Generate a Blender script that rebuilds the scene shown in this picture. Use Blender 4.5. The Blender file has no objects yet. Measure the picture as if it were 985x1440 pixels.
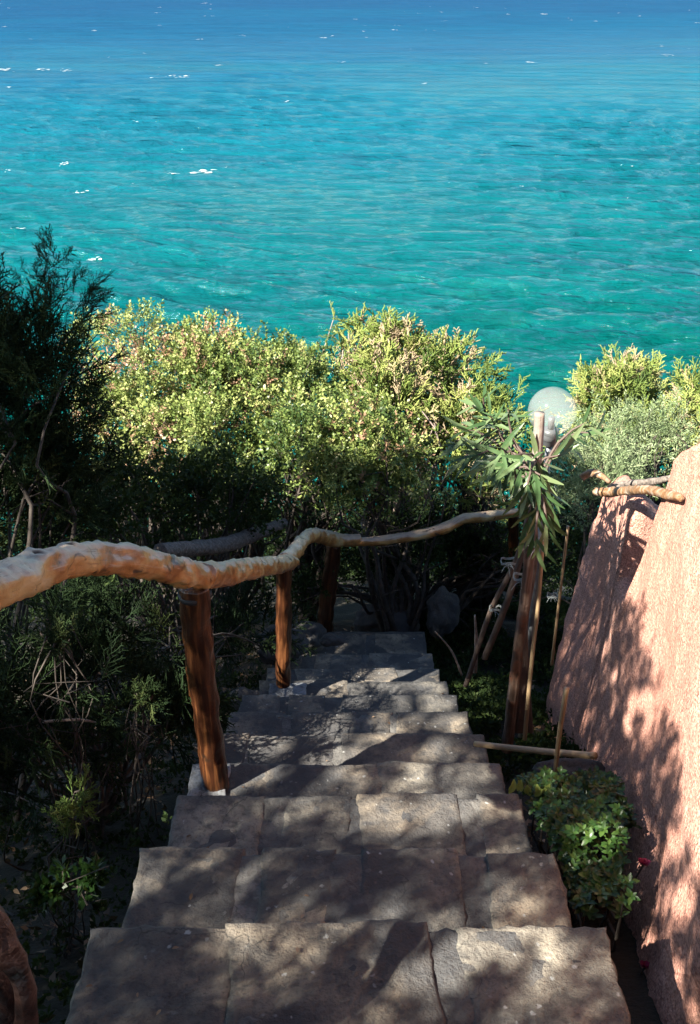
import bpy, math, random
import numpy as np
from mathutils import Vector, Matrix, noise as mnoise
random.seed(7); RNG = np.random.default_rng(11)
SC = bpy.context.scene
COL = SC.collection
R = math.radians

# ------------------------------------------------------------------ camera, sky, sun, exposure
F = 1450.0; PITCH = R(27.7); CZ = 15.0            # focal length in photo pixels, tilt down, eye height above the sea
cd = bpy.data.cameras.new('camera'); cam = bpy.data.objects.new('camera', cd); COL.objects.link(cam)
cam.location = (0, 0, CZ); cam.rotation_euler = (R(90) - PITCH, 0, 0)
cd.sensor_fit = 'VERTICAL'; cd.sensor_height = 24.0; cd.lens = 24.0 * F / 1440.0
cd.clip_start = 0.05; cd.clip_end = 20000
SC.camera = cam
SUN = Vector((-0.613, -0.46, 0.643)).normalized()   # direction towards the sun
w = bpy.data.worlds.new('World'); SC.world = w; w.use_nodes = True
nt = w.node_tree; bg = nt.nodes['Background']
sky = nt.nodes.new('ShaderNodeTexSky'); sky.sky_type = 'NISHITA'; sky.sun_disc = False
sky.sun_elevation = math.asin(SUN.z); sky.sun_rotation = math.atan2(SUN.x, SUN.y)
sky.air_density = 1.0; sky.dust_density = 0.2; sky.ozone_density = 3.0
nt.links.new(sky.outputs[0], bg.inputs[0]); bg.inputs[1].default_value = 0.05
sd = bpy.data.lights.new('sun', 'SUN'); sd.energy = 5.0; sd.angle = R(0.5); sd.color = (1.0, 0.93, 0.80)
so = bpy.data.objects.new('sun', sd); COL.objects.link(so); so.location = (-20, -15, 40)
so.rotation_euler = (-SUN).to_track_quat('-Z', 'Y').to_euler()
SC.view_settings.view_transform = 'Standard'; SC.view_settings.look = 'None'
SC.view_settings.exposure = 2.15; SC.view_settings.gamma = 1.0

# ------------------------------------------------------------------ helpers
CP, SP = math.cos(PITCH), math.sin(PITCH)
def P(px, py, d):
    """world point seen at photo pixel (px,py) at depth d"""
    u = (px - 492.5) / F; v = (py - 720.0) / F
    return Vector((u * d, d * (CP - v * SP), CZ - d * (SP + v * CP)))
def PZ(px, py, z):
    v = (py - 720.0) / F
    return P(px, py, -z / (SP + v * CP))
def tag(o, label=None, cat=None, group=None, kind=None):
    if label: o['label'] = label
    if cat: o['category'] = cat
    if group: o['group'] = group
    if kind: o['kind'] = kind
    return o
def thing(name, loc, label, cat, group=None):
    o = bpy.data.objects.new(name, None); o.empty_display_size = 0.1
    COL.objects.link(o); o.location = loc
    return tag(o, label, cat, group)
BASES = {}
def worldloc(o):
    l = Vector(o.location)
    while o.parent: o = o.parent; l += Vector(o.location)
    return l
def link(name, me, mat, parent=None, smooth=True):
    o = bpy.data.objects.new(name, me); COL.objects.link(o)
    if mat and not me.materials: me.materials.append(mat)
    if smooth and len(me.polygons): me.polygons.foreach_set('use_smooth', [True] * len(me.polygons))
    if parent: o.parent = parent; o.location = -worldloc(parent)
    return o
def place_local(o, base):
    """move a one-mesh thing's origin to its base"""
    b = Vector(base); o.data.transform(Matrix.Translation(-b)); o.location = b
    return o
def pymesh(name, vs, fs):
    me = bpy.data.meshes.new(name); me.from_pydata([tuple(v) for v in vs], [], fs); me.update(); return me

class Soup:
    """quads only, numpy, with a per vertex tint"""
    def __init__(s): s.v = []; s.f = []; s.t = []; s.n = 0
    def add(s, V, Fq, T):
        s.v.append(V); s.f.append(Fq + s.n); s.t.append(T); s.n += len(V)
    def inst(s, tmpl, M, Pn, tint):
        V, Q = tmpl; k = len(M)
        if k == 0: return
        W = np.einsum('kij,nj->kni', M, V) + Pn[:, None, :]
        n = len(V)
        FF = (Q[None] + (np.arange(k) * n)[:, None, None]).reshape(-1, 4)
        s.add(W.reshape(-1, 3), FF, np.repeat(tint, n))
    def mesh(s, name):
        V = np.concatenate(s.v); Q = np.concatenate(s.f); T = np.concatenate(s.t)
        me = bpy.data.meshes.new(name)
        me.vertices.add(len(V)); me.vertices.foreach_set('co', V.astype(np.float32).ravel())
        me.loops.add(len(Q) * 4); me.loops.foreach_set('vertex_index', Q.astype(np.int32).ravel())
        me.polygons.add(len(Q)); me.polygons.foreach_set('loop_start', np.arange(0, len(Q) * 4, 4, dtype=np.int32))
        a = me.attributes.new('tint', 'FLOAT', 'POINT'); a.data.foreach_set('value', T.astype(np.float32))
        me.update(calc_edges=True); return me

def unit(a): return a / np.maximum(np.linalg.norm(a, axis=-1, keepdims=True), 1e-9)
def frames(D, scale, rng=RNG):
    """matrices whose z column is D, random roll, times scale"""
    D = unit(D); k = len(D)
    h = rng.normal(size=(k, 3)); X = unit(np.cross(D, h)); Y = np.cross(D, X)
    return np.stack([X, Y, D], axis=2) * np.asarray(scale).reshape(-1, 1, 1)

def leaf_quads(base, dirv, side, L, W, fold=0.0):
    n = np.cross(dirv, side); m = base + dirv * L * 0.5
    return [base, m + side * W * 0.5 + n * fold, base + dirv * L, m - side * W * 0.5 + n * fold]
def tmpl_leafy(nleaf, length, L, W, spread=0.9, rng=RNG, stem=0.0015, stems=True):
    V = []; Q = []
    for i in range(nleaf):
        t = (i + 0.5) / nleaf; a = i * 2.4 + rng.random()
        r = np.array([math.cos(a), math.sin(a), 0.0])
        base = np.array([0, 0, t * length]) + r * 0.002 + rng.normal(size=3) * 0.006
        up = 1.0 - 0.5 * (1 - t)
        dv = unit(r * spread + np.array([0, 0, up]) + rng.normal(size=3) * 0.25)
        sd_ = unit(np.cross(dv, rng.normal(size=3)))
        k = len(V); V += leaf_quads(base, dv, sd_, L * rng.uniform(.7, 1.15), W * rng.uniform(.8, 1.2), L * 0.08)
        Q.append([k, k + 1, k + 2, k + 3])
    if stems:
        k = len(V)
        for z, rr in ((0 - length * .3, stem), (length * .9, stem * .5)):
            for j in range(3):
                a = j * 2.094; V.append(np.array([rr * math.cos(a), rr * math.sin(a), z]))
        for j in range(3): Q.append([k + j, k + (j + 1) % 3, k + 3 + (j + 1) % 3, k + 3 + j])
    return np.array(V), np.array(Q)
def seg_quads(V, Q, a, b, ra, rb):
    d = unit(b - a); x = unit(np.cross(d, np.array([.31, .52, .79]))); y = np.cross(d, x); k = len(V)
    for p, rr in ((a, ra), (b, rb)):
        for j in range(3):
            t = j * 2.094; V.append(p + (x * math.cos(t) + y * math.sin(t)) * rr)
    for j in range(3): Q.append([k + j, k + (j + 1) % 3, k + 3 + (j + 1) % 3, k + 3 + j])
def tmpl_juniper(length, rng, rad=0.0035, nside=9, flat=0.35, sub=True):
    """a branching juniper spray of scale-leaved twiglets"""
    V = []; Q = []; c = np.zeros(3); D = np.array([0, 0, 1.0]); pts = [c]
    for i in range(nside):
        D = unit(D + rng.normal(size=3) * 0.10); c = c + D * length / nside; pts.append(c)
        seg_quads(V, Q, pts[-2], pts[-1], rad * (1 - .5 * i / nside), rad * (1 - .5 * (i + 1) / nside))
        for s_ in (-1, 1):
            if rng.random() < .12: continue
            L1 = length * .42 * (1 - .62 * i / nside) * rng.uniform(.7, 1.2)
            sv = unit(np.array([s_, rng.normal() * flat, 0.0]))
            d1 = unit(sv * .75 + D * .75 + rng.normal(size=3) * .18)
            q = c.copy(); m = 3
            for j in range(m):
                q2 = q + d1 * L1 / m; d1 = unit(d1 + D * .12 + rng.normal(size=3) * .08)
                seg_quads(V, Q, q, q2, rad * .85, rad * .6)
                if sub:
                    for s2 in (-1, 1):
                        if rng.random() < .3: continue
                        d2 = unit(d1 + unit(np.cross(d1, np.array([0, 1, 0.2]))) * s2 * .8 + rng.normal(size=3) * .25)
                        seg_quads(V, Q, q2, q2 + d2 * L1 * .30 * rng.uniform(.6, 1.2), rad * .7, rad * .35)
                q = q2
    return np.array(V), np.array(Q)

TUBE_A = []
def tube(pts, rad, n=8, wob=0.0, seed=0, step=None, caps=True, knots=0, twist=0.0):
    """smooth tube through pts (catmull-rom), noisy surface"""
    pts = [Vector(p) for p in pts]; rad = list(rad) if hasattr(rad, '__len__') else [rad] * len(pts)
    if step is None: C_, Rr = pts, rad
    else:
        C_, Rr = [], []
        for i in range(len(pts) - 1):
            p0 = pts[max(i - 1, 0)]; p1 = pts[i]; p2 = pts[i + 1]; p3 = pts[min(i + 2, len(pts) - 1)]
            m = max(2, int((p2 - p1).length / step))
            for j in range(m + (1 if i == len(pts) - 2 else 0)):
                t = j / m
                C_.append(0.5 * ((2 * p1) + (p2 - p0) * t + (2 * p0 - 5 * p1 + 4 * p2 - p3) * t * t + (3 * p1 - p0 - 3 * p2 + p3) * t ** 3))
                Rr.append(rad[i] * (1 - t) + rad[i + 1] * t)
    vs, fs = [], []; X = None; rr = random.Random(seed); TUBE_A.clear(); run = 0.0
    kn = [(rr.randrange(len(C_)), rr.random() * 6.28, rr.uniform(.6, 1)) for _ in range(knots)]
    for i, c in enumerate(C_):
        d = (C_[min(i + 1, len(C_) - 1)] - C_[max(i - 1, 0)]).normalized()
        if X is None: X = d.orthogonal().normalized()
        X = (X - d * X.dot(d)).normalized(); Y = d.cross(X)
        if i: run += (c - C_[i - 1]).length
        for j in range(n):
            a = 6.28318 * j / n + twist * i; r = Rr[i]; kd = 0.0
            dv = X * math.cos(a) + Y * math.sin(a)
            if wob:
                q = c * 14 + dv * 1.3 + Vector((seed * 3.7, 0, 0))
                r *= 1 + wob * mnoise.noise(q) + wob * .5 * mnoise.noise(q * 2.7)
                for (ki, ka, ks) in kn:
                    da = (a - ka + 3.1416) % 6.2832 - 3.1416; dl = (C_[ki] - c).length / Rr[i]
                    g = math.exp(-(da * da * 3.0 + dl * dl * 4.0)); h = math.exp(-(da * da * 16 + dl * dl * 22))
                    r *= 1 + ks * (.30 * g - .42 * h); kd = max(kd, h)
            vs.append(c + dv * r); TUBE_A.append((math.cos(a) * Rr[i], math.sin(a) * Rr[i], run + seed, kd))
    m = len(C_)
    for i in range(m - 1):
        for j in range(n): fs.append((i * n + j, i * n + (j + 1) % n, (i + 1) * n + (j + 1) % n, (i + 1) * n + j))
    if caps:
        fs.append(tuple(reversed(range(n)))); fs.append(tuple((m - 1) * n + j for j in range(n)))
    return vs, fs
def tubemesh(name, *a, **k):
    vs, fs = tube(*a, **k); me = pymesh(name, vs, fs)
    at = me.attributes.new('grain', 'FLOAT_VECTOR', 'POINT'); at.data.foreach_set('vector', [q for t in TUBE_A for q in t[:3]])
    at = me.attributes.new('knot', 'FLOAT', 'POINT'); at.data.foreach_set('value', [t[3] for t in TUBE_A]); return me
def joinmesh(name, parts):
    V, Fs = [], []
    for vs, fs in parts:
        o = len(V); V += list(vs); Fs += [tuple(i + o for i in f) for f in fs]
    return pymesh(name, V, Fs)

# ------------------------------------------------------------------ materials
def newmat(name):
    m = bpy.data.materials.new(name); m.use_nodes = True
    t = m.node_tree; b = t.nodes['Principled BSDF']; return m, t, b
def N(t, typ, **kw):
    n = t.nodes.new(typ)
    for k, v in kw.items():
        if k.startswith('i_'): n.inputs[int(k[2:]) if k[2:].isdigit() else k[2:].replace('_', ' ')].default_value = v
        else: setattr(n, k, v)
    return n
def ramp(t, fac, stops, interp='LINEAR'):
    r = t.nodes.new('ShaderNodeValToRGB'); e = r.color_ramp.elements; r.color_ramp.interpolation = interp
    while len(e) < len(stops): e.new(0.5)
    for i, (p, c) in enumerate(stops):
        e[i].position = p; e[i].color = tuple(c) + (1,) if len(c) == 3 else c
    t.links.new(fac, r.inputs[0]); return r.outputs[0]
def mixc(t, fac, a, b, mode='MIX'):
    m = t.nodes.new('ShaderNodeMix'); m.data_type = 'RGBA'; m.blend_type = mode
    for s, v in ((m.inputs[0], fac), (m.inputs[6], a), (m.inputs[7], b)):
        if isinstance(v, (int, float)): s.default_value = v
        elif isinstance(v, tuple): s.default_value = v + (1,) if len(v) == 3 else v
        else: t.links.new(v, s)
    return m.outputs[2]
def noise_(t, vec, scale, detail=4, rough=.55, dist=0.0):
    n = N(t, 'ShaderNodeTexNoise'); n.inputs['Scale'].default_value = scale; n.inputs['Detail'].default_value = detail
    n.inputs['Roughness'].default_value = rough; n.inputs['Distortion'].default_value = dist
    t.links.new(vec, n.inputs['Vector']); return n.outputs[0]
def objco(t, scale=None):
    c = N(t, 'ShaderNodeTexCoord').outputs['Object']
    if scale:
        m = N(t, 'ShaderNodeMapping'); m.inputs['Scale'].default_value = scale; t.links.new(c, m.inputs[0]); c = m.outputs[0]
    return c
def bump(t, b, h, strength, dist, prev=None):
    n = N(t, 'ShaderNodeBump'); n.inputs['Strength'].default_value = strength; n.inputs['Distance'].default_value = dist
    t.links.new(h, n.inputs['Height'])
    if prev: t.links.new(prev, n.inputs['Normal'])
    t.links.new(n.outputs[0], b.inputs['Normal']); return n.outputs[0]

def leafmat(name, stops, rough=.5, trans=.25, spec=.35):
    m, t, b = newmat(name)
    a = N(t, 'ShaderNodeAttribute', attribute_name='tint')
    c = ramp(t, a.outputs['Fac'], stops)
    b.inputs['Roughness'].default_value = rough; b.inputs['Specular IOR Level'].default_value = spec
    t.links.new(c, b.inputs['Base Color'])
    tr = N(t, 'ShaderNodeBsdfTranslucent'); t.links.new(mixc(t, .5, c, (.10, .13, .02)), tr.inputs[0])
    mx = N(t, 'ShaderNodeMixShader'); mx.inputs[0].default_value = trans
    t.links.new(b.outputs[0], mx.inputs[1]); t.links.new(tr.outputs[0], mx.inputs[2])
    t.links.new(mx.outputs[0], t.nodes['Material Output'].inputs[0]); return m
M_MASTIC = leafmat('mastic_leaf', [(0, (.05, .09, .025)), (.45, (.17, .235, .06)), (.9, (.37, .41, .14)), (.985, (.34, .30, .13)), (1, (.36, .22, .14))], .42)
M_JUNIP = leafmat('juniper_leaf', [(0, (.07, .12, .022)), (.5, (.20, .27, .06)), (.88, (.39, .42, .13)), (1, (.44, .34, .22))], .6)
M_JDARK = leafmat('juniper_leaf_shaded', [(0, (.012, .024, .010)), (.7, (.025, .045, .016)), (1, (.05, .065, .022))], .6, .15, .1)  # dark copy of the juniper leaf, with the shade put into its colour
M_GREY = leafmat('greygreen_leaf', [(0, (.09, .14, .06)), (.6, (.20, .27, .13)), (1, (.30, .36, .20))], .55)
M_OLEA = leafmat('oleander_leaf', [(0, (.03, .07, .025)), (.6, (.075, .13, .05)), (1, (.15, .20, .095))], .35, .2)
M_PITTO = leafmat('pittosporum_leaf', [(0, (.012, .035, .008)), (.6, (.03, .07, .015)), (.92, (.06, .11, .022)), (1, (.24, .30, .08))], .35, .2)
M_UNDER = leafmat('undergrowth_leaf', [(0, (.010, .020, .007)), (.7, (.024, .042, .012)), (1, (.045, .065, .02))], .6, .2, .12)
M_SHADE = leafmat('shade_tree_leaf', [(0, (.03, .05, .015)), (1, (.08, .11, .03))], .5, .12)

def woodmat(name, stops, scale=(14, 14, 14), rough=.5, bstr=.5, bd=.004, blotch=None):
    m, t, b = newmat(name); co = objco(t)
    n1 = noise_(t, co, 9, 6, .6, .6)
    ga = N(t, 'ShaderNodeAttribute', attribute_name='grain').outputs['Vector']; mp = N(t, 'ShaderNodeMapping'); mp.inputs['Scale'].default_value = (1, 1, .06); t.links.new(ga, mp.inputs[0])
    n2 = noise_(t, mp.outputs[0], 70, 6, .65, .5) if scale[0] > 21 else noise_(t, objco(t, scale), 3.0, 5, .6, .4)
    c = ramp(t, n2, stops)
    if blotch: c = mixc(t, ramp(t, n1, [(.50, (0, 0, 0)), (.66, (1, 1, 1))]), c, blotch)
    kf = N(t, 'ShaderNodeAttribute', attribute_name='knot').outputs['Fac']
    c = mixc(t, ramp(t, kf, [(.25, (0, 0, 0)), (.7, (.85, .85, .85))]), c, (.02, .012, .008))
    t.links.new(c, b.inputs['Base Color']); b.inputs['Roughness'].default_value = rough
    bump(t, b, n2, bstr, bd, bump(t, b, n1, bstr, bd * 2)); return m
M_POST = woodmat('varnished_post', [(.3, (.012, .005, .003)), (.5, (.045, .016, .007)), (.72, (.17, .07, .026))], (26, 26, 3.0), .28, .7, .004)
def railmat():
    m, t, b = newmat('peeled_rail'); co = objco(t)
    n1 = noise_(t, co, 7, 6, .6, .8); n2 = noise_(t, co, 30, 5, .6, .4); n3 = noise_(t, co, 16, 3, .5, 1.0)
    c = ramp(t, n1, [(.32, (.20, .08, .025)), (.47, (.42, .20, .06)), (.60, (.54, .35, .14)), (.76, (.60, .48, .29))])
    # sky light on the upward-facing bark, painted into the colour as pale grey
    g = N(t, 'ShaderNodeNewGeometry'); sx = N(t, 'ShaderNodeSeparateXYZ'); t.links.new(g.outputs['Normal'], sx.inputs[0])
    ad = N(t, 'ShaderNodeMath', operation='ADD'); t.links.new(sx.outputs[2], ad.inputs[0]); t.links.new(n1, ad.inputs[1])
    c = mixc(t, ramp(t, ad.outputs[0], [(.85, (0, 0, 0)), (1.15, (.5, .5, .5))]), c, (.46, .45, .42))
    c = mixc(t, ramp(t, n3, [(.30, (.9, .9, .9)), (.36, (0, 0, 0))]), c, (.04, .03, .025))
    ga = N(t, 'ShaderNodeAttribute', attribute_name='grain').outputs['Vector']; mp = N(t, 'ShaderNodeMapping'); mp.inputs['Scale'].default_value = (1, 1, .10); t.links.new(ga, mp.inputs[0])
    gr_ = noise_(t, mp.outputs[0], 90, 6, .7, .6)
    c = mixc(t, ramp(t, gr_, [(.33, (.7, .7, .7)), (.42, (0, 0, 0))]), c, (.15, .07, .035))
    c = mixc(t, ramp(t, gr_, [(.58, (0, 0, 0)), (.68, (.5, .5, .5))]), c, (.60, .50, .40))
    kf = N(t, 'ShaderNodeAttribute', attribute_name='knot').outputs['Fac']
    c = mixc(t, ramp(t, kf, [(.2, (0, 0, 0)), (.6, (.95, .95, .95))]), c, (.03, .015, .01))
    t.links.new(c, b.inputs['Base Color']); b.inputs['Roughness'].default_value = .33
    bump(t, b, gr_, .6, .003, bump(t, b, n2, .5, .004, bump(t, b, n3, .5, .006))); return m
M_RAIL = railmat()
M_BARK = woodmat('grey_bark', [(.3, (.06, .05, .045)), (.55, (.17, .14, .12)), (.75, (.30, .26, .23))], (20, 20, 20), .8, .8, .01)
M_TWIG = woodmat('pale_twig', [(.3, (.16, .12, .10)), (.7, (.38, .31, .27))], (10, 10, 10), .8, .3, .003)
M_TWIGD = woodmat('dark_twig', [(.3, (.02, .015, .012)), (.7, (.07, .055, .045))], (10, 10, 10), .8, .3, .003)
M_STAKE = woodmat('weathered_stake_lit_top', [(.3, (.03, .016, .011)), (.5, (.085, .05, .034)), (.75, (.24, .18, .15))], (22, 22, 2.5), .75, .9, .006, (.16, .06, .03))
t_ = M_STAKE.node_tree; b_ = t_.nodes['Principled BSDF']; lk = b_.inputs['Base Color'].links[0].from_socket
sz_ = N(t_, 'ShaderNodeSeparateXYZ'); t_.links.new(objco(t_), sz_.inputs[0])
t_.links.new(mixc(t_, ramp(t_, sz_.outputs[2], [(0, (0, 0, 0)), (1, (.8, .8, .8))]), lk, (.26, .22, .19)), b_.inputs['Base Color'])  # sun on the stake's upper end put into the colour as a paler top
for n_ in t_.nodes:
    if n_.bl_idname == 'ShaderNodeValToRGB' and n_.inputs[0].links and n_.inputs[0].links[0].from_node == sz_:
        n_.color_ramp.elements[0].position = .985; n_.color_ramp.elements[1].position = 1.0
        mh = N(t_, 'ShaderNodeMapRange'); mh.inputs[1].default_value = 0; mh.inputs[2].default_value = 1.28; t_.links.new(sz_.outputs[2], mh.inputs[0]); t_.links.new(mh.outputs[0], n_.inputs[0]); n_.color_ramp.elements[0].position = .80
M_DARKW = woodmat('dark_stake', [(.3, (.05, .03, .025)), (.7, (.15, .11, .09))], (22, 22, 2.5), .7, .8, .006)
M_LOG = woodmat('orange_log', [(.3, (.08, .04, .02)), (.48, (.22, .11, .045)), (.66, (.34, .28, .22))], (9, 9, 9), .6, .9, .012, (.12, .08, .05))
M_GNARL = woodmat('red_gnarled_wood', [(.3, (.006, .003, .002)), (.5, (.030, .010, .007)), (.75, (.06, .035, .028))], (8, 8, 8), .5, .8, .01)
M_CANE = woodmat('bamboo_cane', [(.3, (.20, .13, .07)), (.6, (.36, .26, .15)), (.8, (.48, .38, .24))], (30, 30, 30), .5, .3, .002)

def stonemat(name, lo, hi, spots=True, seed=0.0):
    m, t, b = newmat(name); co0 = objco(t)
    mp = N(t, 'ShaderNodeMapping'); mp.inputs['Location'].default_value = (seed, seed * .7, 0); t.links.new(co0, mp.inputs[0]); co = mp.outputs[0]
    oi = N(t, 'ShaderNodeObjectInfo')
    big = noise_(t, co, 5.0, 6, .6, .3); med = noise_(t, co, 24, 6, .65, .2); fine = noise_(t, co, 130, 4, .7)
    c = ramp(t, big, [(.30, lo), (.52, tuple((a + b_) / 2 for a, b_ in zip(lo, hi))), (.72, hi)])
    c = mixc(t, ramp(t, oi.outputs['Random'], [(0, (.25, .25, .25)), (1, (.75, .75, .75))]), c, mixc(t, .35, c, (.22, .205, .18)))
    c = mixc(t, ramp(t, med, [(.36, (.7, .7, .7)), (.50, (0, 0, 0))]), c, (.06, .058, .058))
    c = mixc(t, ramp(t, noise_(t, co, 2.6, 5, .65, .8), [(.44, (.85, .85, .85)), (.60, (0, 0, 0))]), c, (.055, .057, .062))      # dark lichen
    c = mixc(t, ramp(t, fine, [(.32, (.6, .6, .6)), (.48, (0, 0, 0))]), c, (.07, .06, .055))
    vc = N(t, 'ShaderNodeTexVoronoi', feature='DISTANCE_TO_EDGE'); vc.inputs['Scale'].default_value = 5.5
    dn0 = N(t, 'ShaderNodeTexNoise'); dn0.inputs['Scale'].default_value = 9; dn0.inputs['Detail'].default_value = 5; t.links.new(co, dn0.inputs['Vector'])
    t.links.new(mixc(t, .18, co, dn0.outputs['Color'], 'ADD'), vc.inputs['Vector'])
    crk = mixc(t, 1.0, ramp(t, vc.outputs['Distance'], [(.004, (1, 1, 1)), (.012, (0, 0, 0))]), ramp(t, noise_(t, co, 4, 3), [(.54, (0, 0, 0)), (.62, (.6, .6, .6))]), 'MULTIPLY')
    c = mixc(t, crk, c, (.03, .03, .03))
    if spots:                                                                                   # pale lichen spots
        v = N(t, 'ShaderNodeTexVoronoi'); v.inputs['Scale'].default_value = 34; v.inputs['Randomness'].default_value = 1; dn = N(t, 'ShaderNodeTexNoise'); dn.inputs['Scale'].default_value = 60; t.links.new(co, dn.inputs['Vector'])
        t.links.new(mixc(t, .02, co, dn.outputs['Color'], 'ADD'), v.inputs['Vector'])
        near = ramp(t, v.outputs['Distance'], [(.10, (1, 1, 1)), (.2, (0, 0, 0))])
        gate = ramp(t, v.outputs['Color'], [(.50, (0, 0, 0)), (.60, (.8, .8, .8))])
        msk = mixc(t, 1.0, near, gate, 'MULTIPLY'); msk = mixc(t, 1.0, msk, ramp(t, noise_(t, co, 3, 3), [(.42, (0, 0, 0)), (.54, (1, 1, 1))]), 'MULTIPLY')
        c = mixc(t, msk, c, (.42, .43, .42))
    t.links.new(c, b.inputs['Base Color']); b.inputs['Roughness'].default_value = .82
    b.inputs['Specular IOR Level'].default_value = .3
    n = bump(t, b, big, .5, .010); n = bump(t, b, med, 1.0, .012, n); bump(t, b, fine, .9, .005, n)
    return m
M_STONE = stonemat('flagstone', (.060, .060, .064), (.46, .37, .26))
M_STONE2 = stonemat('flagstone_grey', (.052, .055, .062), (.36, .32, .25), True, 3.3)
M_MORTAR = stonemat('mortar', (.035, .036, .04), (.20, .195, .185), False, 7.1)
M_ROCK = stonemat('rock', (.04, .037, .036), (.12, .105, .095), False, 5.1)
M_CONC = stonemat('pale_footing', (.22, .24, .27), (.38, .40, .43), False, 9.1)

def stucco():
    m, t, b = newmat('pink_stucco'); co = objco(t)
    big = noise_(t, co, 1.6, 4, .5); med = noise_(t, objco(t, (1, .5, 1)), 40, 5, .7); fine = noise_(t, objco(t, (1, .5, 1)), 120, 4, .75)
    c = ramp(t, big, [(.35, (.60, .30, .225)), (.65, (.72, .41, .325))])
    c = mixc(t, ramp(t, fine, [(.34, (.75, .75, .75)), (.47, (0, 0, 0))]), c, (.24, .11, .085))
    st = noise_(t, objco(t, (1, .35, 1)), 14, 6, .7, .5)
    c = mixc(t, ramp(t, st, [(.34, (.30, .30, .30)), (.50, (0, 0, 0))]), c, (.28, .15, .11))
    gr2 = noise_(t, objco(t, (1, .45, 1)), 190, 3, .6)
    c = mixc(t, ramp(t, gr2, [(.42, (.7, .7, .7)), (.52, (0, 0, 0))]), c, (.30, .13, .10))
    t.links.new(c, b.inputs['Base Color']); b.inputs['Roughness'].default_value = .92; b.inputs['Specular IOR Level'].default_value = .15
    v = N(t, 'ShaderNodeTexVoronoi'); v.inputs['Scale'].default_value = 120; t.links.new(co, v.inputs['Vector'])
    n = bump(t, b, med, .8, .016); n = bump(t, b, fine, 1.0, .010, n); bump(t, b, v.outputs['Distance'], .7, .006, n)
    return m
M_STUCCO = stucco()
def soilmat():
    m, t, b = newmat('dark_soil'); co = objco(t)
    n1 = noise_(t, co, 3, 6); n2 = noise_(t, co, 40, 5, .7)
    c = mixc(t, n2, ramp(t, n1, [(.3, (.010, .008, .006)), (.7, (.03, .023, .016))]), (.03, .026, .014))
    t.links.new(c, b.inputs['Base Color']); b.inputs['Roughness'].default_value = .95
    bump(t, b, n2, 1.0, .03); return m
M_SOIL = soilmat()
def plain(name, c, rough=.5, metal=0.0):
    m, t, b = newmat(name); n1 = noise_(t, objco(t), 35, 4)
    t.links.new(mixc(t, ramp(t, n1, [(.35, (.35, .35, .35)), (.65, (0, 0, 0))]), c, tuple(x * .7 for x in c)), b.inputs['Base Color'])
    b.inputs['Roughness'].default_value = rough; b.inputs['Metallic'].default_value = metal; return m
M_STRING = plain('pale_string', (.27, .30, .30), .7)
M_WHITE = plain('white_plastic', (.75, .75, .74), .4)
M_PINK = plain('pink_petal', (.42, .04, .11), .6)
M_METAL = plain('grey_metal', (.16, .17, .18), .4, .3)
M_STRAP = plain('dark_strap', (.02, .02, .022), .6)

# ------------------------------------------------------------------ sea
KW = []
rs = np.random.default_rng(5)
for i in range(70):
    lam = float(np.exp(rs.uniform(math.log(0.8), math.log(8.5))))
    ang = R(-97) + rs.normal() * .36 * (1.0 if lam < 5 else .5)
    amp = (.056 * math.exp(-(math.log(lam / 3.6)) ** 2 / .55) + .010 * lam ** .5) * rs.uniform(.5, 1.2)
    KW.append((lam, ang, amp, rs.uniform(0, 6.28)))
def wave(x, y, cell=None):
    z = np.zeros_like(x); 
    wx = x + 1.3 * np.sin(y * .11 + 1) + .8 * np.sin(x * .17 + y * .05); wy = y + 1.5 * np.sin(x * .09 + .5) + .7 * np.sin(x * .23 + 2)
    for lam, ang, amp, ph in KW:
        k = 2 * math.pi / lam
        a = amp if cell is None else amp * np.clip(1.6 - cell * 3.2 / lam, 0, 1)
        s_ = np.sin(k * (wx * math.cos(ang) + wy * math.sin(ang)) + ph)
        z = z + a * (s_ + .22 * (2 * s_ * s_ - 1))
    g = .65 + .5 * np.sin(x * .05 + y * .021) * np.sin(y * .043 - x * .02 + 1.3)
    return z * g
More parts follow.
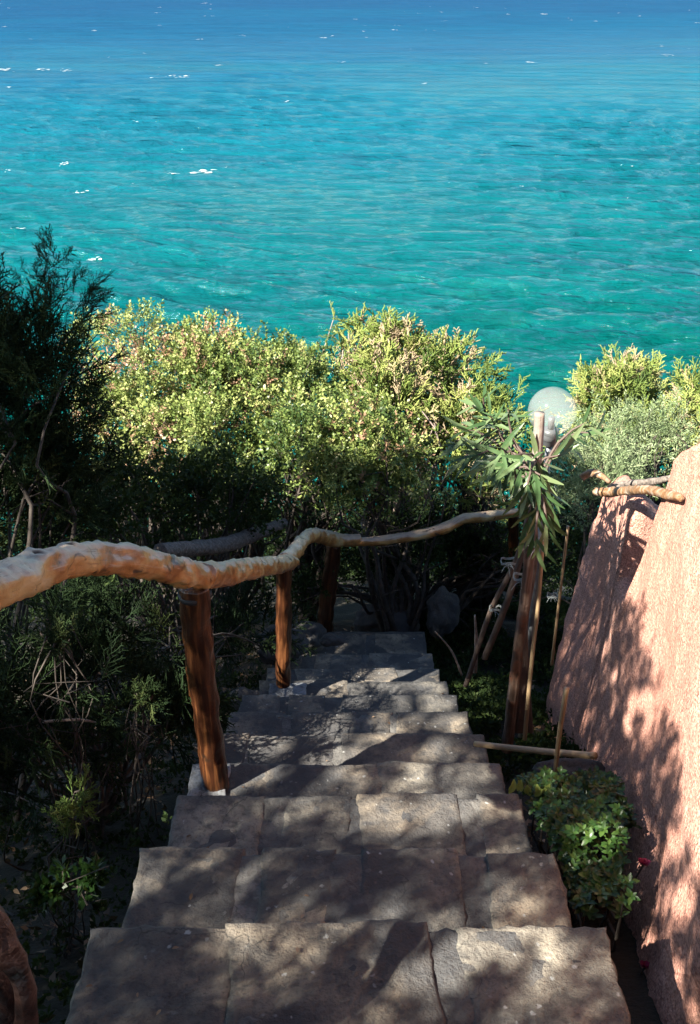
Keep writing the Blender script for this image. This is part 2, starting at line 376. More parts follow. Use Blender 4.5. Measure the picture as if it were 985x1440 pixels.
def seamat():
    m, t, b = newmat('sea_water'); co = objco(t)
    sx = N(t, 'ShaderNodeSeparateXYZ'); t.links.new(co, sx.inputs[0])
    pn = noise_(t, objco(t, (.006, .012, 1)), 1.0, 4, .55, .6)
    # depth of the water: sand close in, seagrass and deep water far out, patches by noise
    ax = N(t, 'ShaderNodeMath', operation='MULTIPLY_ADD'); t.links.new(sx.outputs[0], ax.inputs[0]); ax.inputs[1].default_value = -.30; t.links.new(sx.outputs[1], ax.inputs[2])
    mxx = N(t, 'ShaderNodeMath', operation='MAXIMUM'); t.links.new(ax.outputs[0], mxx.inputs[0]); mxx.inputs[1].default_value = 5.0
    lg_ = N(t, 'ShaderNodeMath', operation='LOGARITHM'); t.links.new(mxx.outputs[0], lg_.inputs[0]); lg_.inputs[1].default_value = 2.71828
    mr = N(t, 'ShaderNodeMapRange'); mr.inputs[1].default_value = math.log(38); mr.inputs[2].default_value = math.log(620); t.links.new(lg_.outputs[0], mr.inputs[0])
    ad = N(t, 'ShaderNodeMath', operation='MULTIPLY_ADD'); t.links.new(pn, ad.inputs[0]); ad.inputs[1].default_value = .55; t.links.new(mr.outputs[0], ad.inputs[2])
    sb = N(t, 'ShaderNodeMath', operation='SUBTRACT'); t.links.new(ad.outputs[0], sb.inputs[0]); sb.inputs[1].default_value = .275
    c = ramp(t, sb.outputs[0], [(0.0, (.000, .058, .053)), (.20, (.001, .078, .088)), (.45, (.003, .084, .122)), (.68, (.004, .058, .120)), (1.0, (.005, .044, .106))])
    wk = noise_(t, objco(t, (.045, .15, 1)), 1.0, 7, .68, .8)
    c = mixc(t, 1.0, c, ramp(t, wk, [(.36, (.80, .85, .88)), (.62, (1.12, 1.10, 1.08))]), 'MULTIPLY')
    t.links.new(c, b.inputs['Base Color']); b.inputs['Roughness'].default_value = .20
    b.inputs['IOR'].default_value = 1.33; b.inputs['Specular IOR Level'].default_value = .42
    f1 = noise_(t, objco(t, (1.2, 1.5, 1)), 1.3, 7, .60, .3)
    f2 = noise_(t, objco(t, (1, 1.5, 1)), .22, 4, .5, .5)
    f3 = noise_(t, objco(t, (.05, .10, 1)), 1.0, 6, .6, .4)
    n = bump(t, b, f3, 1.0, 1.5); n = bump(t, b, f2, .8, .5, n); n = bump(t, b, f1, 1.0, .16, n)
    # rough sea: diffuse body of the water under a partly masked mirror (wave faces hide each other far out)
    df = N(t, 'ShaderNodeBsdfDiffuse'); t.links.new(c, df.inputs[0]); t.links.new(n, df.inputs['Normal'])
    gl = N(t, 'ShaderNodeBsdfGlossy'); gl.inputs['Roughness'].default_value = .10; gl.inputs[0].default_value = (.75, .90, 1, 1); t.links.new(n, gl.inputs['Normal'])
    fr = N(t, 'ShaderNodeFresnel'); fr.inputs[0].default_value = 1.33; t.links.new(n, fr.inputs['Normal'])
    sp_ = N(t, 'ShaderNodeMapRange'); sp_.inputs[1].default_value = math.log(42); sp_.inputs[2].default_value = math.log(330); sp_.inputs[3].default_value = .70; sp_.inputs[4].default_value = .08
    t.links.new(lg_.outputs[0], sp_.inputs[0])
    mu = N(t, 'ShaderNodeMath', operation='MULTIPLY'); t.links.new(fr.outputs[0], mu.inputs[0]); t.links.new(sp_.outputs[0], mu.inputs[1])
    mn = N(t, 'ShaderNodeMath', operation='MINIMUM'); t.links.new(mu.outputs[0], mn.inputs[0]); mn.inputs[1].default_value = .6
    mx = N(t, 'ShaderNodeMixShader'); t.links.new(mn.outputs[0], mx.inputs[0]); t.links.new(df.outputs[0], mx.inputs[1]); t.links.new(gl.outputs[0], mx.inputs[2])
    t.links.new(mx.outputs[0], t.nodes['Material Output'].inputs[0])
    return m
def build_sea():
    th = np.concatenate([np.linspace(R(48), R(1.0), 620), np.linspace(R(.97), R(.12), 40)])
    ph = np.concatenate([np.linspace(R(-85), R(-25), 60, endpoint=False), np.linspace(R(-25), R(25), 420, endpoint=False), np.linspace(R(25), R(85), 61)])
    r = CZ / np.tan(th); RR, PH = np.meshgrid(r, ph, indexing='ij')
    X = RR * np.sin(PH); Y = RR * np.cos(PH)
    cell = np.gradient(-np.abs(r)); cell = np.abs(cell)[:, None] * np.ones_like(X)
    Z = wave(X, Y, np.maximum(cell * .6, .12))
    nr, nc = X.shape; V = np.stack([X, Y, Z], -1).reshape(-1, 3)
    i = np.arange(nr - 1)[:, None] * nc + np.arange(nc - 1)[None]
    Q = np.stack([i, i + nc, i + nc + 1, i + 1], -1).reshape(-1, 4)[:, ::-1]
    s = Soup(); s.add(V, Q, np.zeros(len(V)))
    o = link('sea', s.mesh('sea'), seamat()); tag(o, 'turquoise choppy sea turning deep blue farther out', kind='structure')
build_sea()
M_FOAM = plain('foam', (.46, .50, .52), .7)
def build_foam():
    V, Fs = [], []; rr = random.Random(3)
    spots = [(8, 100, 22), (60, 98, 14), (95, 99, 16), (222, 110, 12), (240, 109, 16), (262, 108, 14), (308, 92, 12), (187, 171, 14), (245, 246, 13), (286, 242, 26),
             (316, 235, 7), (130, 362, 16), (115, 270, 14), (748, 88, 14), (938, 78, 12), (685, 90, 9), (765, 20, 10), (10, 124, 9), (370, 143, 10), (405, 142, 8), (10, 245, 8),
             (30, 322, 14), (90, 232, 10), (740, 172, 12), (560, 36, 9), (455, 54, 9), (600, 118, 8), (480, 88, 10)]
    for _ in range(50): spots.append((rr.uniform(-20, 1005), 4 + 75 * rr.random() ** 1.4, rr.uniform(2.5, 8)))
    for _ in range(22): spots.append((rr.uniform(0, 985), rr.uniform(80, 300), rr.uniform(2, 5)))
    for px, py, wpx in spots:
        for k in range(rr.choice((2, 3, 4)) if wpx < 10 else 13):
            c = PZ(px + rr.gauss(0, .33) * wpx, py + rr.gauss(0, .06) * wpx, -CZ); d = c.y
            rx = wpx / F * d * (rr.uniform(.06, .24) if wpx >= 10 else rr.uniform(.12, .34)); ry = rx * rr.uniform(.25, .7) * (1 if py > 60 else 1.8)
            n = 9; k0 = len(V); ring = []
            V.append((c.x, c.y)); 
            for j in range(n):
                a = 6.283 * j / n; q = rr.uniform(.5, 1.2)
                V.append((c.x + rx * q * math.cos(a), c.y + ry * q * math.sin(a)))
            for j in range(n): Fs.append((k0, k0 + 1 + j, k0 + 1 + (j + 1) % n))
    A = np.array(V); cell = np.maximum(.12, .6 * R(.076) * (A[:, 1] ** 2 / CZ)); z = wave(A[:, 0], A[:, 1], cell) + .05 + .0002 * A[:, 1]
    me = pymesh('foam', np.stack([A[:, 0], A[:, 1], z], 1), Fs)
    tag(link('sea_foam', me, M_FOAM), 'small white foam crests scattered over the open sea', 'foam', kind='stuff')
build_foam()

# ------------------------------------------------------------------ terrain
NOSE = [(-3.0, -.98), (.15, -1.0), (.57, -1.22), (1.0, -1.44), (1.415, -1.667), (1.83, -1.892), (2.28, -2.135), (2.63, -2.32), (3.03, -2.537), (3.43, -2.755), (3.86, -2.995),
        (4.28, -3.23), (4.70, -3.458), (5.15, -3.68), (5.55, -3.885)]
NY = np.array([a for a, b in NOSE] + [6.3, 9, 27, 60]); NZ = np.array([b for a, b in NOSE] + [-3.95, -5.3, -15.6, -30])
def terr(x, y):
    z = np.interp(y, NY, NZ) - .29
    z = z - .22 * np.clip(-x - .55, 0, 2.5) - .25 * np.clip(x - 1.7, 0, 2)
    return z
def tz(x, y):
    return float(terr(np.array(x), np.array(y))) + CZ + .05 * mnoise.noise(Vector((x * 1.7, y * 1.7, 0))) + .02 * mnoise.noise(Vector((x * 7, y * 7, 3)))
xs = np.concatenate([np.linspace(-60, -5, 20), np.linspace(-4.6, 4.6, 116), np.linspace(5, 60, 20)])
ys = np.concatenate([np.linspace(-40, -1, 16), np.linspace(-.6, 9, 125), np.linspace(9.5, 42, 34)])
tv = [(x, y, tz(x, y)) for y in ys for x in xs]; nx = len(xs)
tf = [(j * nx + i, j * nx + i + 1, (j + 1) * nx + i + 1, (j + 1) * nx + i) for j in range(len(ys) - 1) for i in range(nx - 1)]
tag(link('ground', pymesh('ground', tv, tf), M_SOIL), 'dark soil slope falling to the sea beside the steps', kind='structure')

# ------------------------------------------------------------------ staircase
def slab(outline_fn, nx_, ny_, ztop, thick, seed, rough=.006, edge=.012):
    """rounded irregular slab; outline_fn(u,v)->(x,y)"""
    vs, fs = [], []
    x0_, y0_ = outline_fn(0.5, 0.5); xa_, _ = outline_fn(0.001, .5); xb_, _ = outline_fn(.999, .5); _, ya_ = outline_fn(.5, 0.001); _, yb_ = outline_fn(.5, .999)
    eu = min(.2, .005 / max(abs(xb_ - xa_), .01)); ev = min(.2, .005 / max(abs(yb_ - ya_), .01))
    US = [0, eu] + [i / nx_ for i in range(1, nx_)] + [1 - eu, 1]; VS = [0, ev] + [i / ny_ for i in range(1, ny_)] + [1 - ev, 1]; nx_ += 2; ny_ += 2
    def zz(x, y): return ztop + rough * 1.0 * mnoise.noise(Vector((x * 5, y * 5, seed))) + rough * mnoise.noise(Vector((x * 19, y * 19, seed + 5))) + rough * .5 * mnoise.noise(Vector((x * 55, y * 55, seed + 9)))
    for j in range(ny_ + 1):
        for i in range(nx_ + 1):
            x, y = outline_fn(US[i], VS[j])
            e = min(i, nx_ - i, j, ny_ - j)
            z = zz(x, y) - (edge * .5 if e == 0 else edge * .04 if e == 1 else 0) * (1 + .8 * mnoise.noise(Vector((x * 30, y * 30, seed))))
            vs.append((x, y, z))
    n = nx_ + 1
    for j in range(ny_):
        for i in range(nx_): fs.append((j * n + i, j * n + i + 1, (j + 1) * n + i + 1, (j + 1) * n + i))
    ring = [i for i in range(n)] + [j * n + nx_ for j in range(1, ny_ + 1)] + [ny_ * n + i for i in range(nx_ - 1, -1, -1)] + [j * n for j in range(ny_ - 1, 0, -1)]
    k = len(vs); m = len(ring)
    for r_ in ring:
        x, y, z = vs[r_]; vs.append((x + .006 * mnoise.noise(Vector((x * 40, y * 40, 1))), y + .01 * mnoise.noise(Vector((x * 40, y * 40, 7))), ztop - thick))
    for a in range(m): fs.append((ring[(a + 1) % m], ring[a], k + a, k + (a + 1) % m))
    return pymesh('slab', vs, fs)
SPLITS = {4: [-.008, .285, .715, 1.006], 5: [-.008, .25, .47, .79, 1.0], 6: [-.005, .285, .505, .84, 1.0], 7: [-.01, .22, .60, 1.0], 8: [-.01, .12, .45, 1.0], 9: [-.01, .24, .66, 1.0],
          10: [-.01, .20, .41, 1.0], 11: [.0, .14, .52, 1.0], 12: [.0, .17, .48, .80, 1.0], 13: [.0, .2, .55, 1.0], 14: [.0, .1, .38, .62, .98]}
stairs = thing('stone_staircase', (0, 1.4, CZ - 1.667), 'rough flagstone staircase with mortar joints descending toward the sea', 'staircase')
rr = random.Random(21)
for k in range(2, len(NOSE)):
    y1, z1 = NOSE[k]; y0 = NOSE[k - 1][0]; z1 += CZ
    if k == 2: y0 = -.6
    last = k == len(NOSE) - 1
    if last: y1 = 5.70
    yn = y0 - .04
    lx = -.5 if k < 11 else -.46; rx_ = .497
    if k == 2: pass
    res = .018 if k < 9 else .035
    def core(u, v, lx=lx, rx_=rx_, yn=yn, y1=y1, k=k):
        x = lx + (rx_ - lx) * u; y = yn + (y1 - .008 - yn) * v
        if u in (0, 1): x += .012 * mnoise.noise(Vector((0, y * 9, k))) + .006 * mnoise.noise(Vector((0, y * 33, k)))
        if v == 1: y += .009 * mnoise.noise(Vector((x * 9, 0, k))) + .008 * mnoise.noise(Vector((x * 34, 0, k)))
        return x, y
    me = slab(core, int(1.0 / res), max(4, int((y1 - yn) / res)), z1 + .0015, .34, k * 3.1, .006, .010)
    step = link('step', me, M_MORTAR, stairs)
    sp = SPLITS.get(k, [.0, rr.uniform(.25, .4), rr.uniform(.6, .75), .99])
    for a in range(len(sp) - 1):
        g = rr.uniform(.012, .030)
        xa = lx + (rx_ - lx) * sp[a] + (g if a else 0); xb = lx + (rx_ - lx) * sp[a + 1] - (g if a < len(sp) - 2 else 0)
        yb = y1 + rr.uniform(-.004, .012); ya = y0 + rr.uniform(-.0, .03)
        sl1, sl2 = (rr.uniform(-.05, .05) if a else 0), (rr.uniform(-.05, .05) if a < len(sp) - 2 else 0)
        if last: yb = 5.66
        sd1 = rr.random() * 50
        def so_(u, v, xa=xa, xb=xb, ya=ya, yb=yb, sd1=sd1, sl1=sl1, sl2=sl2):
            y = ya + (yb - ya) * v; xl = xa + sl1 * v; xr = xb + sl2 * v
            if a == 0: xl = xa
            x = xl + (xr - xl) * u
            x += .012 * mnoise.noise(Vector((u * 1.5, y * 8, sd1))) + (.006 * mnoise.noise(Vector((u, y * 40, sd1))) if u in (0, 1) else 0)
            wv = 1.0 if v == 1 else (v * v * .6)
            y += wv * (.011 * mnoise.noise(Vector((x * 9, 0, sd1))) + .009 * mnoise.noise(Vector((x * 38, 3, sd1)))) + (.01 * mnoise.noise(Vector((x * 14, 9, sd1))) if v == 0 else 0)
            return x, y
        me = slab(so_, max(4, int((xb - xa) / res)), max(4, int((yb - ya) / res)), z1 + rr.uniform(.003, .007), .05, sd1, .0035, .008)
        link('stone', me, M_STONE if rr.random() < .6 else M_STONE2, step)

# ------------------------------------------------------------------ rustic railing
rail_t = thing('rustic_handrail', (-.43, 2.5, CZ - 2.35), 'rustic railing of peeled crooked branches on round red-brown posts along the steps', 'handrail')
near = [P(-120, 850, 1.62), P(-40, 838, 1.88), P(20, 815, 2.05), P(70, 795, 2.2), P(125, 787, 2.35), P(180, 788, 2.5), P(225, 797, 2.66), P(262, 808, 2.82), P(290, 812, 2.96)]
ra = link('rail', tubemesh('rail', near, [.044, .043, .042, .040, .038, .037, .036, .036, .032], 28, .30, 2, .009, knots=22), M_RAIL, rail_t)
seg2 = [P(285, 810, 2.93), P(310, 807, 3.15), P(345, 801, 3.6), P(380, 796, 4.2), P(409, 790, 4.85)]
link('rail', tubemesh('rail', seg2, [.037, .038, .037, .036, .034], 22, .28, 5, .012, knots=9), M_RAIL, rail_t)
seg3 = [P(398, 788, 4.75), P(414, 776, 4.95), P(427, 760, 5.3), P(440, 752, 5.8), P(458, 756, 6.3), P(475, 760, 6.55), P(505, 759, 6.65)]
link('rail', tubemesh('rail', seg3, [.034, .036, .034, .038, .046, .046, .036], 14, .25, 9, .02, knots=4), M_RAIL, rail_t)
seg4 = [P(480, 760, 6.6), P(515, 762, 6.66), P(560, 757, 6.7), P(600, 750, 6.75), P(632, 740, 6.8), P(652, 730, 6.82), P(685, 726, 6.88), P(728, 721, 6.95)]
link('rail', tubemesh('rail', seg4, [.036, .030, .032, .034, .036, .034, .036, .030], 12, .18, 13, .025, knots=3), M_RAIL, rail_t)
def post(pts, rad, foot=None, sd_=1, **k):
    p = link('post', tubemesh('post', pts, rad, 26, .17, sd_, .014, knots=k.get('knots', 3)), M_POST, rail_t); return p
p1 = post([P(307, 1128, 3.34), P(300, 1070, 3.26), P(288, 985, 3.14), P(279, 900, 3.04), P(273, 822, 2.95)], [.041, .041, .040, .043, .045], sd_=3, knots=6)
link('strap', tubemesh('strap', [P(274, 838, 2.97), P(273.5, 832, 2.962)], [.048, .048], 20, .05, 1), M_STRAP, p1)
def plate(c, sx_, sy_, th, sd0):
    def f(u, v): return c.x - sx_ / 2 + sx_ * u + .012 * mnoise.noise(Vector((u * 3, v * 3, sd0))), c.y - sy_ / 2 + sy_ * v + .012 * mnoise.noise(Vector((u * 3, v * 3, sd0 + 4)))
    return slab(f, 6, 6, c.z, th, sd0, .004, .008)
fz = CZ - 2.32
link('footing', plate(Vector((-.455, 2.54, fz + .018)), .125, .15, .03, 3), M_CONC, p1)
p2 = post([P(398.5, 962, 5.10), P(399, 880, 4.95), P(400, 797, 4.79)], [.037, .036, .037], sd_=8)
link('footing', plate(Vector((-.315, 4.15, CZ - 3.205)), .19, .17, .03, 6), M_CONC, p2)
p3 = post([P(454, 893, 6.98) - Vector((0, 0, .4)), P(456, 893, 6.98), P(462, 830, 6.8), P(470, 765, 6.62)], [.056, .055, .052, .048], sd_=11)
post([P(724, 830, 7.3), P(722, 725, 6.98)], [.04, .036], sd_=15)

gn = thing('gnarled_branch', P(10, 1440, 1.45) - Vector((0, 0, .3)), 'gnarled reddish twisted wood leaning in the bottom left corner', 'branch')
link('limb', tubemesh('limb', [P(-80, 1220, 1.3), P(-35, 1275, 1.32), P(5, 1330, 1.34), P(34, 1385, 1.36), P(36, 1440, 1.4), P(20, 1520, 1.5), P(0, 1640, 1.6)], [.024, .022, .017, .013, .014, .024, .03], 16, .45, 4, .012, knots=8), M_GNARL, gn)
link('limb', tubemesh('limb', [P(-40, 1330, 1.36), P(-10, 1370, 1.38), P(12, 1410, 1.40), P(10, 1470, 1.45), P(-10, 1560, 1.5)], [.03, .02, .014, .022, .03], 16, .5, 7, .012, knots=6), M_GNARL, gn)

# ------------------------------------------------------------------ stucco wall
def build_wall():
    # profile of the top edge and of the foot along y
    YT = [-1.0, 1.2, 2.0, 2.5, 2.80, 2.94, 3.07, 3.12, 3.155, 3.18, 3.20, 3.24, 3.30, 3.45, 3.565, 3.585, 3.60, 3.62, 3.70, 4.0, 4.22, 4.32, 4.38]
    ZT = [-.62, -.80, -.95, -1.05, -1.21, -1.29, -1.37, -1.43, -1.54, -1.76, -1.93, -2.05, -2.10, -2.16, -2.17, -2.05, -1.90, -1.88, -1.86, -1.95, -2.02, -2.11, -2.35]
    YF = [-1.0, 1.4, 2.0, 2.7, 3.6, 4.5]; XF = [.55, .62, .73, .86, .95, 1.02]
    yy = np.concatenate([np.linspace(-1, 1.0, 22, endpoint=False), np.linspace(1.0, 4.38, 300)])
    nt_ = 170; V = []; rr_ = random.Random(2)
    for y in yy:
        top = np.interp(y, YT, ZT) + .012 * mnoise.noise(Vector((0, y * 5, 2))); xf = np.interp(y, YF, XF)
        foot = float(terr(np.array(1.0), np.array(y))) - .15
        th = .40 if y < 3.45 else .20; h = top - foot
        bat = .12 - .014 * math.exp(-((y - 3.08) / .35) ** 2)
        rc = .10 if y < 2.9 else .055
        # section: up the left face, rounded shoulder, over the top, down the right face
        xtop = xf + bat * h
        pts = []
        for i in range(nt_):
            t = i / (nt_ - 1)
            if t < .62:
                q = t / .62; pts.append((xf + (xtop - xf) * q, foot + (h - rc) * q))
            elif t < .72:
                a = (t - .62) / .10 * math.pi / 2; pts.append((xtop + rc * (1 - math.cos(a)), top - rc + rc * math.sin(a)))
            elif t < .80:
                q = (t - .72) / .08; pts.append((xtop + rc + (th - 2 * rc) * q, top - (.11 * q if y > 3.45 else 0)))
            elif t < .90:
                a = (t - .80) / .10 * math.pi / 2; pts.append((xtop + th - rc + rc * math.sin(a), top - (.11 if y > 3.45 else 0) - rc + rc * math.cos(a)))
            else:
                q = (t - .90) / .10; t0_ = top - (.11 if y > 3.45 else 0) - rc; pts.append((xtop + th + .05 * q, t0_ - (t0_ - foot) * q))
        for (x, z) in pts:
            p = Vector((x, y, z)); nn = .030 * mnoise.noise(p * 2.2) + .012 * mnoise.noise(p * 7) + .0045 * mnoise.noise(p * 26) + .003 * mnoise.noise(p * 60)
            V.append((x - nn, y + .010 * mnoise.noise(p * 6 + Vector((9, 0, 0))), z + nn * .6 + CZ))
    m = len(yy); fs = [(j * nt_ + i, j * nt_ + i + 1, (j + 1) * nt_ + i + 1, (j + 1) * nt_ + i) for j in range(m - 1) for i in range(nt_ - 1)]
    # end cap of the far pillar, drawn in to a rounded end
    e = (m - 1) * nt_; c = len(V)
    for s_ in range(1, 6):
        a = s_ / 5 * math.pi / 2
        for i in range(nt_):
            x, y, z = V[e + i]; cx = 1.27
            V.append((cx + (x - cx) * math.cos(a) , y + .12 * math.sin(a), z - .05 * (1 - math.cos(a))))
        b0 = e if s_ == 1 else c + (s_ - 2) * nt_; b1 = c + (s_ - 1) * nt_
        fs += [(b0 + i, b0 + i + 1, b1 + i + 1, b1 + i) for i in range(nt_ - 1)]
    fs.append(tuple(range(nt_)))
    return pymesh('wall', V, fs)
wall = link('stucco_wall', build_wall(), M_STUCCO); place_local(wall, (.9, 2.7, CZ - 2.6))
tag(wall, 'rough pink stucco garden wall with a rounded notch, right of the steps', 'wall')
lg = link('short_log', tubemesh('short_log', [P(838, 692, 4.2), P(858, 692, 4.1), P(882, 690, 3.88), P(910, 689, 3.6), P(942, 696, 3.32), P(958, 700, 3.2)], [.017, .019, .017, .016, .015, .012], 14, .28, 4, .014, knots=3), M_LOG)
place_local(lg, P(842, 690, 3.86)); tag(lg, 'knobbly orange branch spanning the notch in the pink wall', 'log')
lg = link('short_log', tubemesh('short_log', [P(862, 686, 4.15), P(885, 680, 4.05), P(915, 678, 3.9), P(945, 672, 3.75)], [.014, .014, .015, .011], 12, .25, 6, .02, knots=2), M_BARK)
place_local(lg, P(862, 686, 4.15)); tag(lg, 'darker grey branch lying behind the orange one on the pink wall', 'log')
lg = link('branch_stub', tubemesh('branch_stub', [P(818, 672, 4.62), P(830, 665, 4.6), P(845, 668, 4.55), P(858, 678, 4.5)], [.016, .016, .014, .009], 12, .3, 8, .02, knots=2), M_LOG)
place_local(lg, P(818, 672, 4.62)); tag(lg, 'short curved orange branch set in the top of the far wall pillar', 'log')

# ------------------------------------------------------------------ foliage generators
DM = 2.4
def sphere_dirs(n, rng, up=0.25):
    D = rng.normal(size=(n, 3)); D = unit(D); D[:, 2] += up; return unit(D)
def sublobes(blobs, frac, nper, rng):
    out = []
    for (c, r, sq) in blobs:
        for _ in range(nper):
            d = sphere_dirs(1, rng, .35)[0]; q = rng.uniform(.55, 1.0)
            out.append((np.array(c) + d * r * q * np.array([1, 1, sq]), r * frac * rng.uniform(.65, 1.35)))
    return out
def foliage(lobes, tmpls, dens, ssc, rng, tint=(0.2, .8), up=.35, shell=.45, lobe_tint=.25, keep=None, carve=False):
    s = Soup()
    for (c, r) in lobes:
        if carve and mnoise.noise(Vector(c) * 2.6) < -.16: continue
        n = max(3, int(dens * DM * r * r * 4)); D = sphere_dirs(n, rng, .2)
        rad = r * (shell + (1 - shell) * rng.random(n) ** .6)
        Pn = c + D * rad[:, None]
        dd = D + np.array([0, 0, up]) + rng.normal(size=(n, 3)) * .35
        lt = rng.normal() * lobe_tint
        ti = np.clip(rng.uniform(tint[0], tint[1], n) + lt + .10 * rng.normal(size=n), 0, 1)
        if keep is not None:
            m = keep(Pn); Pn, dd, ti = Pn[m], dd[m], ti[m]; n = len(Pn)
            if n == 0: continue
        which = rng.integers(0, len(tmpls), n)
        for w_ in range(len(tmpls)):
            m = which == w_
            if m.any(): s.inst(tmpls[w_], frames(dd[m], ssc * rng.uniform(.7, 1.3, m.sum()), rng), Pn[m], ti[m])
    return s
def limbs(base, lobes, rng, r0=.03, n=None, bend=.25, thin=.004):
    parts = []; b = np.array(base, float); L = list(lobes)
    if n and len(L) > n: L = [L[i] for i in rng.choice(len(L), n, replace=False)]
    for (c, r) in L:
        v = c - b; l = np.linalg.norm(v); pts = [b + rng.normal(size=3) * .03]
        for t in (.25, .5, .75): pts.append(b + v * t + rng.normal(size=3) * bend * l * .22 + np.array([0, 0, .10 * l * math.sin(t * 3.14)]))
        pts.append(c + v / max(l, .01) * r * .6)
        rr0 = r0 * rng.uniform(.5, 1)
        parts.append(tube(pts, [rr0, rr0 * .75, rr0 * .5, rr0 * .32, thin], 5, 0, 0, max(.06, l / 14), caps=False))
        for _ in range(3):                                       # side twigs
            i = rng.integers(1, 4); p = np.array(pts[i]); q = p + unit(rng.normal(size=3) + unit(v) * .8) * rng.uniform(.15, .35) * max(l, .5) * .6
            mq = (p + q) / 2 + rng.normal(size=3) * .03
            parts.append(tube([p, mq, q], [rr0 * .35, rr0 * .2, thin * .6], 4, 0, 0, None, caps=False))
    return joinmesh('branches', parts)
g = np.random.default_rng(3)
T_MAST = [tmpl_leafy(18, .12, .026, .016, 1.0, g) for _ in range(4)]
T_JUN = [tmpl_juniper(.16, g, .0055, 6, .5, True) for _ in range(4)]
T_JUNF = [tmpl_juniper(.20, g, .0036, 9, .35, True) for _ in range(5)]
T_GREY = [tmpl_leafy(26, .16, .026, .006, .8, g) for _ in range(3)]
T_BIG = [tmpl_leafy(9, .16, .055, .03, .9, g) for _ in range(3)]
T_PIT = [tmpl_leafy(9, .03, .036, .017, 1.4, g) for _ in range(3)]

def B(px, py, d, rpx, sq=.8): return (tuple(P(px, py, d)), rpx / F * d, sq)
def shrub(name, label, cat, base, blobs, tm, mat, dens, ssc, seed, frac=.31, nper=16, tint=(.2, .8), bark=M_TWIGD, r0=.03, group=None, nl=30, up=.35, keep=None, lobe_tint=.15, fol='foliage', shell=.6):
    rng = np.random.default_rng(seed); t = thing(name, base, label, cat, group)
    L = sublobes(blobs, frac, nper, rng)
    if group == 'shrubs massed between the steps and the sea': L = [(c + rng.normal(size=3) * .03, r_ * 1.08) for c, r_ in L]; lobe_tint = .24
    s = foliage(L, tm, dens, ssc, rng, tint, up, keep=keep, lobe_tint=lobe_tint, shell=shell, carve=lobe_tint > .23)
    o = link(fol, s.mesh(fol), mat, t, smooth=False); o['kind'] = 'stuff'
    link('branches', limbs(base, L, rng, r0, nl), bark, t)
    return t, L
def gnd(px, py, d):
    p = P(px, py, d); return Vector((p.x, p.y, tz(p.x, p.y) - .02))

# sunlit shrubs above the sea
G1 = 'shrubs massed between the steps and the sea'
shrub('mastic_shrub', 'sunlit yellow-green shrub with reddish tips, directly right of the dark juniper', 'shrub', gnd(210, 760, 7.6),
      [B(150, 520, 7.6, 62), B(215, 540, 7.4, 75), B(170, 610, 7.2, 70), B(240, 640, 7.0, 70)], T_MAST, M_MASTIC, 175, 1.0, 31, nper=24, tint=(.3, .97), group=G1)
shrub('mastic_shrub', 'sunlit pale green shrub whose top is second from the dark juniper', 'shrub', gnd(320, 760, 7.5),
      [B(292, 520, 7.6, 68), B(330, 560, 7.3, 70), B(300, 630, 7.0, 75), B(368, 540, 7.6, 60)], T_MAST, M_MASTIC, 175, 1.0, 37, nper=24, tint=(.2, .95), group=G1)
shrub('mastic_shrub', 'darker green shrub filling the dip between the two tallest sunlit shrubs', 'shrub', gnd(430, 760, 7.4),
      [B(410, 570, 7.3, 62), B(430, 640, 6.9, 70), B(480, 640, 7.0, 65), B(430, 545, 7.6, 50)], T_MAST, M_MASTIC, 165, 1.0, 41, nper=22, tint=(.05, .75), group=G1)
shrub('juniper_shrub', 'tallest sunlit yellow-green juniper with pinkish dead twigs, above the middle of the railing', 'shrub', gnd(550, 800, 8.0),
      [B(495, 525, 7.9, 46, 1.0), B(548, 522, 8.0, 50, 1.0), B(600, 535, 7.9, 46), B(530, 570, 7.6, 70), B(600, 600, 7.4, 70), B(488, 478, 8.0, 20, 1.4), B(550, 475, 8.0, 24, 1.3)], T_JUN, M_JUNIP, 115, 1.0, 43, nper=17, tint=(.35, 1), bark=M_TWIG, group=G1, up=.6)
shrub('mastic_shrub', 'small-leaved shrub below the tall juniper with bare pale twigs showing', 'shrub', gnd(560, 840, 7.0),
      [B(520, 650, 6.9, 70), B(590, 670, 6.8, 65), B(560, 610, 7.1, 60), B(470, 690, 6.7, 50)], T_MAST, M_MASTIC, 120, .95, 47, nper=22, tint=(.0, .8), group=G1, r0=.028, nl=18)
shrub('juniper_shrub', 'sunlit juniper sloping down toward the lamp globe, left of it', 'shrub', gnd(680, 800, 7.6),
      [B(640, 560, 7.8, 46), B(680, 605, 7.7, 36), B(650, 620, 7.4, 55), B(700, 610, 7.4, 45), B(630, 512, 8.0, 18, 1.3), B(690, 572, 7.9, 18), B(690, 680, 7.2, 45)], T_JUN, M_JUNIP, 120, 1.0, 53, nper=15, tint=(.15, .85), group=G1, up=.5)
shrub('juniper_shrub', 'bright yellow-green juniper right of the lamp globe, beyond the pink wall', 'shrub', gnd(870, 740, 8.3),
      [B(845, 570, 8.2, 38), B(880, 552, 8.3, 40, 1.0), B(870, 610, 8.0, 60)], T_JUN, M_JUNIP, 125, 1.0, 59, nper=22, tint=(.2, .85), group=G1, up=.5)
shrub('juniper_shrub', 'bright yellow-green juniper in the right edge of the view above the wall', 'shrub', gnd(960, 740, 8.3),
      [B(925, 575, 8.4, 35), B(965, 575, 8.3, 38), B(1010, 585, 8.2, 45), B(975, 620, 8.0, 50)], T_JUN, M_JUNIP, 125, 1.0, 61, nper=20, tint=(.35, .95), group=G1, up=.5)
